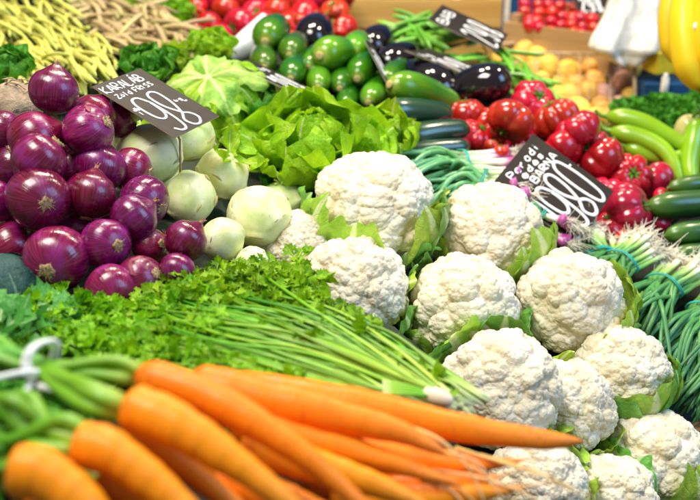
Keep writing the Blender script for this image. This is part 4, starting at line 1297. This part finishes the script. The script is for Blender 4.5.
wv = lambda th: 1 + .06 * np.sin(3 * th)
for pts, r_, lab in [([(607, 116, 1.72), (640, 122, 1.70), (675, 140, 1.68), (700, 155, 1.66)], .0165, 'upper long light green pepper of the row'),
                     ([(611, 131, 1.69), (645, 140, 1.67), (668, 155, 1.65), (682, 185, 1.63)], .0165, 'light green pepper curving down to the cucumbers'),
                     ([(625, 146, 1.68), (650, 155, 1.67), (672, 158, 1.67), (690, 150, 1.66)], .014, 'light green pepper lying lowest of the long ones'),
                     ([(608, 146, 1.73), (625, 152, 1.72), (650, 156, 1.71), (670, 168, 1.70)], .013, 'thin light green pepper mostly behind the tomatoes'),
                     ([(700, 120, 1.66), (694, 140, 1.65), (690, 165, 1.64), (694, 190, 1.62)], .020, 'wide yellow green pepper hanging beside the row')]:
    bent_thing('long_pepper', pts, r_, 'long_pepper', lab, 'pepper', 'long light green peppers', shape=wv)
c = P(690, 132, 1.70)
t = thing('yellow_pepper', 'pale yellow bell pepper behind the long green peppers', 'pepper', mat4(c, frame(TOCAM * .2 + ZUP)))
mb = MB(); V, F, UV = lathe([(max(.01, math.sin(math.pi * k / 17) ** .7) * .028, -math.cos(math.pi * k / 17) * .03 - (.010 if k == 17 else 0)) for k in range(18)], 32, lambda th, k: 1 - .12 * (1 - np.abs(np.sin(2 * th))) ** 2); mb.add(V, F, UV)
obj('fruit', mb.build('fruit', 'yellow_pepper_skin'), t)
mb = MB(); mb.add(*tube(catmull([(0, 0, .022), (.002, 0, .034), (.008, 0, .042)], 6), .004, 8)); obj('stem', mb.build('stem', 'pepper_stem'), t)
sup(c, .03)

# ------------------------------------------------------------------ price cards
G = {'K': [[(0, 0), (0, 1)], [(.7, 1), (0, .45), (.75, 0)]], 'A': [[(0, 0), (.38, 1), (.75, 0)], [(.15, .35), (.6, .35)]],
     'R': [[(0, 0), (0, 1), (.6, .95), (.65, .6), (0, .5), (.7, 0)]], 'L': [[(0, 1), (0, 0), (.6, 0)]],
     'Á': [[(0, 0), (.38, 1), (.75, 0)], [(.15, .35), (.6, .35)], [(.38, 1.12), (.6, 1.35)]],
     'B': [[(0, 0), (0, 1), (.55, .95), (.55, .58), (0, .52), (.65, .45), (.65, .05), (0, 0)]],
     'Z': [[(0, 1), (.65, 1), (0, 0), (.7, 0)]], 'o': [[(.3, .6), (0, .3), (.3, 0), (.6, .3), (.3, .6)]],
     'ö': [[(.3, .6), (0, .3), (.3, 0), (.6, .3), (.3, .6)], [(.15, .8), (.17, .84)], [(.43, .8), (.45, .84)]],
     'l': [[(.1, 1), (.1, 0)]], 'd': [[(.55, 1), (.55, 0)], [(.55, .5), (.25, .6), (0, .3), (.25, 0), (.55, .1)]],
     'F': [[(0, 0), (0, 1), (.65, 1)], [(0, .55), (.5, .55)]], 'I': [[(.1, 0), (.1, 1)]],
     'S': [[(.65, .9), (.3, 1), (0, .75), (.55, .35), (.5, .05), (0, .08)]], 'b': [[(0, 1), (0, 0)], [(0, .5), (.3, .6), (.55, .3), (.3, 0), (0, .1)]],
     't': [[(.25, 1), (.25, .1), (.5, 0)], [(0, .68), (.5, .68)]], '/': [[(0, -.1), (.5, 1.1)]], 'k': [[(0, 0), (0, 1)], [(.5, .6), (0, .3), (.55, 0)]],
     'g': [[(.55, .55), (.25, .62), (0, .35), (.25, .05), (.55, .15)], [(.55, .6), (.5, -.3), (.1, -.25)]], 'e': [[(0, .32), (.55, .32), (.3, .6), (0, .3), (.3, 0), (.55, .1)]],
     'r': [[(0, .6), (0, 0)], [(0, .4), (.4, .6)]], 'a': [[(.55, .6), (.55, 0)], [(.55, .5), (.25, .6), (0, .3), (.25, 0), (.55, .1)]], 'u': [[(0, .6), (.05, .05), (.45, .05), (.5, .6)], [(.5, .6), (.5, 0)]],
     'n': [[(0, .6), (0, 0)], [(0, .45), (.3, .6), (.5, .45), (.5, 0)]], 'm': [[(0, .6), (0, 0)], [(0, .5), (.2, .6), (.3, .45), (.3, 0)], [(.3, .5), (.5, .6), (.6, .45), (.6, 0)]],
     '1': [[(0, .72), (.3, 1), (.3, 0)], [(.05, 0), (.55, 0)]],
     '9': [[(.5, .8), (.35, .98), (.12, .98), (0, .8), (.05, .45), (.25, .36), (.45, .5), (.5, .8), (.52, .35), (.42, .04), (.2, 0), (.05, .10)]],
     '8': [[(.27, .33), (.08, .6), (.08, .9), (.27, 1), (.44, .9), (.42, .6), (.27, .33), (.05, .16), (.12, 0), (.32, -.02), (.5, .1), (.45, .24), (.27, .33)]],
     '0': [[(.27, 1), (.08, .85), (.03, .4), (.12, .05), (.3, 0), (.45, .15), (.5, .6), (.42, .92), (.27, 1)]],
     'P': [[(0, 0), (0, 1), (.6, .95), (.6, .55), (0, .5)]], 'i': [[(.1, .6), (.1, 0)], [(.1, .8), (.12, .84)]], 's': [[(.5, .55), (.2, .6), (.05, .45), (.45, .2), (.3, 0), (0, .05)]], 'N': [[(0, 0), (0, 1), (.6, 0), (.6, 1)]],
     '-': [[(0, .5), (.5, .5)]], '.': [[(.05, 0), (.08, .03)]], '2': [[(0, .8), (.3, 1), (.55, .75), (0, 0), (.6, 0)]], '5': [[(.6, 1), (.08, 1), (.05, .55), (.45, .6), (.55, .25), (.3, 0), (0, .08)]]}


def write(mb, txt, x, y, h, wd, r, jit=0.0, seed=0):
    rr = np.random.default_rng(seed); cx = x
    for ch in txt:
        if ch == ' ': cx += wd * .6; continue
        for st in G[ch]:
            pts = [(cx + p[0] * wd, y + p[1] * h + rr.normal() * jit, 0) for p in st]
            n = max(6, 4 * len(pts))
            pth = catmull(pts, n) if len(pts) > 2 else catmull(pts, 4)
            V, F, UV = tube(pth, r, 6)
            V[:, 2] = V[:, 2] * .3 + .0011
            mb.add(V, F, UV)
        cx += wd * (1.0 if ch not in 'lI1.' else .8)
    return cx


def card(label, tl, tr, bl, lines, curve=0.0, stick=True):
    """black card from three picture corners; text is written in its own plane"""
    a, b, c = P(*tl), P(*tr), P(*bl)
    x = (b - a); W = x.length; x.normalize()
    dn = (c - a); dn -= x * dn.dot(x); H = dn.length; y = -dn.normalized(); z = x.cross(y)
    rot = Matrix((x, y, z)).transposed()
    org = a + (b - a) / 2 + dn / 2
    t = thing('price_card', label, 'price card', mat4(org, rot), 'black handwritten price cards')
    n = 9

    def bend(V):
        V = np.asarray(V, float).copy(); V[:, 2] += curve * ((V[:, 0] / (W / 2)) ** 2) * W; return V
    mb = MB()
    u = np.linspace(-W / 2, W / 2, n); vv = np.linspace(-H / 2, H / 2, n)
    th = .0008
    for zz, flip in ((th, False), (-th, True)):
        V = np.array([[i, j, zz] for j in vv for i in u]); F = [(j * n + i, j * n + i + 1, (j + 1) * n + i + 1, (j + 1) * n + i) for j in range(n - 1) for i in range(n - 1)]
        if flip: F = [tuple(reversed(f)) for f in F]
        mb.add(bend(V), F)
    obj('board', mb.build('board', 'card_board'), t)
    eb = MB()
    per = [(i, -H / 2) for i in u] + [(W / 2, j) for j in vv[1:]] + [(i, H / 2) for i in u[::-1][1:]] + [(-W / 2, j) for j in vv[::-1][1:]]
    V = bend(np.array([[p[0], p[1], zz] for p in per for zz in (-th, th)]))
    eb.add(V, [(2 * i, 2 * i + 2, 2 * i + 3, 2 * i + 1) for i in range(len(per) - 1)])
    obj('edge', eb.build('edge', 'card_edge', False), t)
    for (txt, fx, fy, h, wd, r) in lines:
        m = MB(); write(m, txt, -W / 2 + fx * W, H / 2 - fy * H, h * H, wd * W, r, .0004, len(txt))
        m.v = [bend(V) for V in m.v]
        obj('lettering', m.build('lettering', 'chalk_ink'), t)
    # wooden pick that carries the card
    s = MB(); s.add(*tube(np.array([[0, -H * .1, -.003], [0, -H * .35, -.03], [0, -H * .45, -.075]]), .0016, 7)); obj('holder', s.build('holder', 'card_edge'), t)
    return t


card('black price card reading KARALÁB 98 on the kohlrabi', (92, 87, 1.165), (140, 69, 1.235), (162, 144, 1.115),
     [('KARALÁB', .03, .175, .115, .115, .0011), ('Zöld FRISS', .08, .285, .065, .083, .0009), ('9', .14, .96, .60, .50, .0019), ('8', .44, .96, .61, .54, .0019), ('-', .86, .67, .05, .10, .0016), ('kg', .74, .61, .04, .08, .0009), ('db', .02, .52, .05, .06, .0009), ('l', .05, .60, .06, .06, .0009)])
card('grey black price card reading 1980 leaning in the ribbed tomatoes', (492, 184, 1.375), (533, 134, 1.465), (572, 254, 1.345),
     [('Paradi', .22, .14, .08, .12, .0016), ('edes', .34, .225, .07, .13, .0016), ('BARNA', .38, .335, .075, .115, .0017), ('1', .05, .96, .54, .34, .0028), ('9', .23, .96, .58, .38, .0031), ('8', .45, .96, .60, .40, .0031), ('0', .69, .96, .62, .40, .0031), ('-', .90, .52, .05, .08, .0018), ('kg', .03, .45, .06, .07, .001)])
card('narrow black price card tilted beside the pale lettuce', (231, 63, 1.47), (250, 60, 1.60), (298, 104, 1.39), [('F', .2, .3, .16, .4, .0016), ('198', .15, .92, .5, .3, .0022), ('kg', .55, .3, .1, .15, .0014)])
card('price card seen edge-on among the zucchini', (364, 40, 1.62), (372, 44, 1.76), (388, 92, 1.56), [('98', .2, .9, .6, .38, .0024), ('kg', .3, .24, .1, .2, .0016)])
card('curved black price card on top of the eggplants', (404, 52, 1.74), (428, 50, 1.86), (458, 76, 1.68), [('298', .1, .94, .55, .3, .0022), ('kg', .2, .28, .14, .2, .0016)], .02)
card('long black price card leaning on the yellow crate', (428, 20, 1.86), (442, 5, 1.96), (492, 60, 1.80), [('298', .12, .94, .50, .29, .0026), ('BAB', .12, .24, .14, .25, .0018)])
card('small black price card standing in the crate of red fruit', (570, -8, 2.34), (606, -8, 2.36), (572, 14, 2.30), [('298', .15, .9, .6, .22, .0028)])

# ------------------------------------------------------------------ white cone
c = P(250, 45, 1.86)
t = thing('paper_cone', 'pale white paper cone behind the first zucchini', 'paper cone', mat4(c, frame(RIGHT * -.75 + ZUP * -.5 + TOCAM * .4)))
mb = MB(); V, F, UV = lathe([(.040, -.05), (.041, -.049), (.033, -.01), (.024, .03), (.012, .07), (.002, .075)], 28); mb.add(lumpy(V, .04, 30, 2), F[:-2], UV)
obj('cone', mb.build('cone', 'paper_cup'), t)
sup(c, .03)

# ------------------------------------------------------------------ potatoes in their wire basket
POT = {}
for m in ('potato_skin', 'pink_potato_skin'):
    POT[m] = []
    for s in range(4):
        mb = MB(); V, F, UV = lathe([(max(.01, math.sin(math.pi * k / 13)), -math.cos(math.pi * k / 13) * 1.22) for k in range(14)], 20); mb.add(lumpy(V, .16, 2.4, s + 3), F, UV); POT[m].append(mb.build('potato', m))
k = 0
for row, (y, dd) in enumerate([(58, 2.24), (70, 2.19), (83, 2.14), (96, 2.10), (108, 2.06), (119, 2.03)]):
    for x in np.arange(502 + (row % 2) * 10, 634, 19.5):
        px, py = x + rng.normal() * 3, y + rng.normal() * 2
        if px < 540 and py > 92: continue
        d_ = dd + rng.normal() * .01; c = P(px, py, d_); Rr = rng.uniform(20, 26) / 2 * d_ / FPX
        pink = px > 598 and rng.uniform() < .75
        o = obj('potato', POT['pink_potato_skin' if pink else 'potato_skin'][k % 4], None, mat4(c, frame(rng.normal(size=3)), Rr))
        tag(o, 'pinkish potato at the wire edge of the basket' if pink else 'yellow skinned potato in the wire basket', 'potato', 'pink potatoes' if pink else 'yellow potatoes')
        sup(c, Rr); k += 1
# basket: rim, posts and thin rods
c = P(570, 115, 2.1)
t = thing('wire_basket', 'thin wire basket holding the potatoes', 'basket', mat4(c))


def rod(parent, name, p, q, r, mat='basket_wire', inv=None):
    m = MB(); m.add(*tube(np.array([tuple(p - inv), tuple(q - inv)]), r, 7)); return obj(name, m.build(name, mat), parent)


fl, fr, bl_, br_ = P(496, 128, 2.03), P(636, 128, 2.03), P(490, 70, 2.30), P(634, 62, 2.30)
top = ZUP * .155
tl_, tr_, tbl, tbr = fl + ZUP * .05, P(634, 55, 2.10), bl_ + ZUP * .06, br_ + ZUP * .06
for p, q in ((fr, tr_), (br_, tbr), (fl, fl + ZUP * .03)): rod(t, 'post', p, q, .0045, inv=c)
rod(t, 'rim', tr_, tbr, .004, inv=c); rod(t, 'rim', tbr, tbl, .004, inv=c)
rod(t, 'rim', P(500, 52, 2.14), tr_, .003, inv=c)
for f in (.12, .28, .44, .60, .66, .82):
    rod(t, 'rod', P(500, 52, 2.14).lerp(tr_, f), fl.lerp(fr, f), .0013, inv=c)
for f in (.3, .6, .85): rod(t, 'rod', fr.lerp(tr_, f), br_.lerp(tbr, f), .0013, inv=c)
for f in (.3, .6, .85): rod(t, 'rod', tr_.lerp(fr, f), P(540, 54, 2.14).lerp(fl.lerp(fr, .3), f), .0011, inv=c)

# ------------------------------------------------------------------ wooden crates
def crate(label, tl, tr, depth, height, mat, slats, group='wooden crates'):
    a, b = P(*tl), P(*tr)
    b.z = a.z
    x = (b - a); W = x.length; x.normalize(); y = ZUP.cross(x); rot = Matrix((x, y, ZUP)).transposed()
    org = a - ZUP * height
    t = thing('wooden_crate', label, 'crate', mat4(org, rot), group)
    h = height / slats
    for i in range(slats):
        for (cx, cy, sx, sy) in ((W / 2, 0, W, .009), (W / 2, depth, W, .009), (0.0045, depth / 2, .009, depth - .012), (W - .0045, depth / 2, .009, depth - .012)):
            mb = MB(); box(mb, (cx, cy, h * (i + .5)), (sx, sy, h * .9)); obj('slat', mb.build('slat', mat, False), t)
    for cx in (.02, W - .02):
        for cy in (.02, depth - .02):
            mb = MB(); box(mb, (cx, cy, height * .5 + .004), (.022, .022, height + .02)); obj('corner_post', mb.build('corner_post', mat, False), t)
    mb = MB(); box(mb, (W / 2, depth / 2, -.004), (W, depth, .008)); obj('bottom', mb.build('bottom', mat, False), t)
    sup(org + x * W / 2 + y * depth / 2, .12, .01); sup(org, .04, .01); sup(org + x * W, .04, .01)
    return t


crate('yellow wooden crate behind the eggplants', (352, -2, 2.36), (503, -10, 2.36), .22, .15, 'wood_yellow', 2)
crate('brown wooden crate holding small red fruit behind the potatoes', (505, 20, 2.28), (612, 38, 2.12), .28, .10, 'wood_brown', 1)
crate('golden wooden crate behind the far tomatoes', (280, -22, 2.46), (352, -22, 2.44), .15, .14, 'wood_yellow', 2)
k = 0
for row, (y, dd) in enumerate([(32, 2.24), (24, 2.29), (16, 2.34), (7, 2.40)]):
    for x in np.arange(528, 600, 11):
        px, py = x + rng.normal() * 2, y + (x - 560) * .12 + rng.normal() * 1.5
        d_ = dd - (px - 530) * .0008; c = P(px, py, d_); Rr = rng.uniform(5.5, 7) * d_ / FPX
        o = obj('red_chilli', TM[k % 2], None, mat4(c, frame(rng.normal(size=3)), (Rr, Rr, Rr * 1.25)))
        tag(o, 'small red round chilli inside the brown crate', 'chilli', 'red chillies in the brown crate'); k += 1
for i in range(16):
    px, py = 385 + (i % 8) * 15 + rng.normal() * 3, -4 + (i // 8) * -6 + rng.normal() * 2
    d_ = 2.44; c = P(px, py, d_)
    o = obj('orange_pepper', TM[i % 2], None, mat4(c, frame(rng.normal(size=3)), .02)); tag(o, 'red orange pepper showing over the yellow crate edge', 'pepper', 'red peppers in the yellow crate')
c = P(507, 8, 2.30); mb = MB(); box(mb, (0, 0, .05), (.012, .012, .26)); o = obj('crate_post', mb.build('crate_post', 'plastic_white', False), None, mat4(c - ZUP * .09)); tag(o, 'white upright post between the two crates', 'post')

# ------------------------------------------------------------------ white plastic bag hanging
c = P(634, 0, 2.05)
t = thing('plastic_bag', 'white plastic carrier bag hanging above the potatoes', 'bag', mat4(c))
outl = [(-70, 603, 664), (-30, 605, 662), (0, 609, 661), (20, 603, 663), (38, 592, 667), (48, 588, 668), (56, 600, 655), (66, 620, 640)]
mb = MB(); nu = 32; V = []; ys = np.linspace(-70, 66, 34)
for y in ys:
    x0 = np.interp(y, [o[0] for o in outl], [o[1] for o in outl]); x1 = np.interp(y, [o[0] for o in outl], [o[2] for o in outl])
    cxp, hw = (x0 + x1) / 2, (x1 - x0) / 2
    cw = P(cxp, y, 2.05) - c; hwm = hw * 2.05 / FPX; dep = min(.035, hwm * .5) * (1 if y < 50 else .6)
    for j in range(nu):
        a = 2 * math.pi * j / nu
        fold = 1 + .28 * math.sin(5 * a + y * .02) + .16 * math.sin(11 * a + 1.3 - y * .03)
        V.append([cw.x + hwm * math.cos(a), cw.y + dep * math.sin(a) * fold + .008 * math.sin(6 * math.cos(a) + y * .04), cw.z])
F = [(i * nu + j, i * nu + (j + 1) % nu, (i + 1) * nu + (j + 1) % nu, (i + 1) * nu + j) for i in range(len(ys) - 1) for j in range(nu)]
F.append(tuple(range((len(ys) - 1) * nu, len(ys) * nu)))
mb.add(np.array(V), F); obj('sheet', mb.build('sheet', 'plastic_white'), t)
mb = MB(); mb.add(*tube(np.array([[0, 0, .16], [0, 0, .32], [0, .01, .75]]), .004, 8)); obj('hook', mb.build('hook', 'basket_wire'), t)

# ------------------------------------------------------------------ bananas hanging
ban = [([(640 + 62, -70, 1.62), (694, -20, 1.60), (686, 20, 1.58), (690, 62, 1.57), (704, 92, 1.57)], .026), ([(704, -75, 1.66), (682, -30, 1.66), (671, 10, 1.66), (672, 42, 1.66), (680, 66, 1.66)], .021), ([(706, -70, 1.60), (712, -10, 1.56), (708, 40, 1.55), (716, 84, 1.55)], .024), ([(712, -75, 1.64), (728, -20, 1.62), (730, 40, 1.61), (726, 80, 1.61)], .024)]
c = P(704, -78, 1.63)
t = thing('banana_bunch', 'bunch of yellow bananas hanging by the blue tarp', 'bananas', mat4(c))
pent = lambda th: 1 + .05 * np.cos(5 * th)
for pts, rad in ban:
    path = catmull([tuple(P(*p) - c) for p in pts], 30); s = np.linspace(0, 1, 30)
    rr = rad * np.interp(s, [0, .06, .14, .3, .8, .93, .97, 1], [.3, .34, .7, 1, 1, .62, .32, .22])
    mb = MB(); mb.add(*tube(path, rr, 20, shape=pent)); obj('banana', mb.build('banana', 'banana_skin'), t)
mb = MB(); mb.add(*tube(np.array([[0, 0, -.01], [0, 0, .04], [0, .005, .6]]), [.014, .010, .003], 8)); obj('hanger', mb.build('hanger', 'banana_skin'), t)
mb = MB(); V, F, UV = lathe([(.007, 0), (.0075, .0006), (.0001, .001)], 18); mb.add(V, F, UV)
o = obj('sticker', mb.build('sticker', 'sticker'), t, mat4(P(697, 27, 1.545) - c, frame(TOCAM + RIGHT * .2)))
# small yellow box below them
c = P(660, 62, 2.05)
mb = MB(); box(mb, (0, 0, 0), (.045, .05, .04)); box(mb, (0, 0, .021), (.047, .052, .004)); o = obj('yellow_box', mb.build('yellow_box', 'yellow_box_card', False), None, mat4(c, Matrix.Rotation(.3, 3, 'Z'))); tag(o, 'small yellow cardboard box in front of the blue tarp', 'box')
c2 = P(664, 90, 2.05)
mb = MB(); mb.add(*lathe([(.012, -.04), (.013, -.038), (.013, .02), (.007, .03), (.007, .036), (.001, .037)], 16)); o = obj('bottle', mb.build('bottle', 'plastic_white'), None, mat4(P(665, 84, 2.0), None, .6)); tag(o, 'small whitish bottle under the yellow box', 'bottle')
sup(P(665, 84, 2.0), .03, .025)
mb = MB(); box(mb, (0, 0, 0), (.10, .08, .05)); o = obj('blue_box', mb.build('blue_box', 'tarp_blue', False), None, mat4(P(662, 92, 2.07))); tag(o, 'dark blue plastic box carrying the yellow box', 'box'); sup(P(662, 92, 2.07), .05, .025)

# ------------------------------------------------------------------ stall liner, board, tarp, floor
mb = MB()
mb_ = MB(); box(mb_, (0, 0, 0), (.16, .02, .05)); o = obj('wooden_board', mb_.build('wooden_board', 'wood_brown', False), None, mat4(P(712, 436, 1.235), Matrix.Rotation(.5, 3, 'Z'))); tag(o, 'brown wooden board under the hanging spring onion tips', 'board'); sup(P(712, 436, 1.235), .05, .03)
for q in ((480, 560, .95), (540, 560, .97), (600, 560, 1.0), (660, 560, 1.03), (720, 560, 1.05), (780, 520, 1.1), (520, 640, .86), (620, 640, .88), (720, 640, .9), (440, 640, .85)): sup(P(*q), .05, .05)
S = np.array(SUP)
gx = np.arange(-1.15, 1.16, .025); gy = np.arange(.40, 2.85, .025)
GX, GY = np.meshgrid(gx, gy)
D2 = (GX[..., None] - S[:, 0]) ** 2 + (GY[..., None] - S[:, 1]) ** 2
Wt = 1 / (D2 + .0015) ** 1.6
Z = (Wt * S[:, 2]).sum(-1) / Wt.sum(-1) - .012
lim = np.where(D2 < (S[:, 3] * 1.25 + .02) ** 2, S[:, 2] + np.minimum(D2 / (S[:, 3] + .01) * .35, .05) - .004, 9)
Z = np.minimum(Z, lim.min(-1))
for _ in range(2):
    Zp = np.pad(Z, 1, mode='edge'); sm = (Zp[:-2, 1:-1] + Zp[2:, 1:-1] + Zp[1:-1, :-2] + Zp[1:-1, 2:] + 4 * Z) / 8
    Z = np.minimum(sm, Z + .0)
ny, nx = Z.shape
V = np.stack([GX, GY, Z], -1).reshape(-1, 3)
F = [(i * nx + j, i * nx + j + 1, (i + 1) * nx + j + 1, (i + 1) * nx + j) for i in range(ny - 1) for j in range(nx - 1)]
mb.add(V, F)
# apron down to the floor at the front and the sides
for idx in ([j for j in range(nx)], [i * nx for i in range(ny)], [i * nx + nx - 1 for i in range(ny)], [(ny - 1) * nx + j for j in range(nx)]):
    E = V[idx]; B = E.copy(); B[:, 2] = 0.0; n = len(idx)
    mb.add(np.vstack([E, B]), [(i, i + 1, n + i + 1, n + i) for i in range(n - 1)])
o = obj('stall_bench', mb.build('stall_bench', 'liner'), None); tag(o, 'dark green liner over the sloping stall bench', 'bench', None, 'structure')
mb = MB(); xs = np.linspace(-3, 3, 80); V = np.array([[x, 3.1 + .03 * math.sin(x * 9) + .015 * math.sin(x * 23), z] for z in (0, 1.2, 2.6) for x in xs]); F = [(i * 80 + j, i * 80 + j + 1, (i + 1) * 80 + j + 1, (i + 1) * 80 + j) for i in range(2) for j in range(79)]; mb.add(V, F)
o = obj('backdrop', mb.build('backdrop', 'tarp_blue'), None); tag(o, 'dark blue tarp hanging behind the stall', 'tarp', None, 'structure')
mb = MB(); mb.add([(-6, -6, 0), (6, -6, 0), (6, 8, 0), (-6, 8, 0)], [(0, 1, 2, 3)])
o = obj('floor', mb.build('floor', 'floor_grey'), None); tag(o, 'grey market hall floor', 'floor', None, 'structure')
bpy.context.view_layer.update()
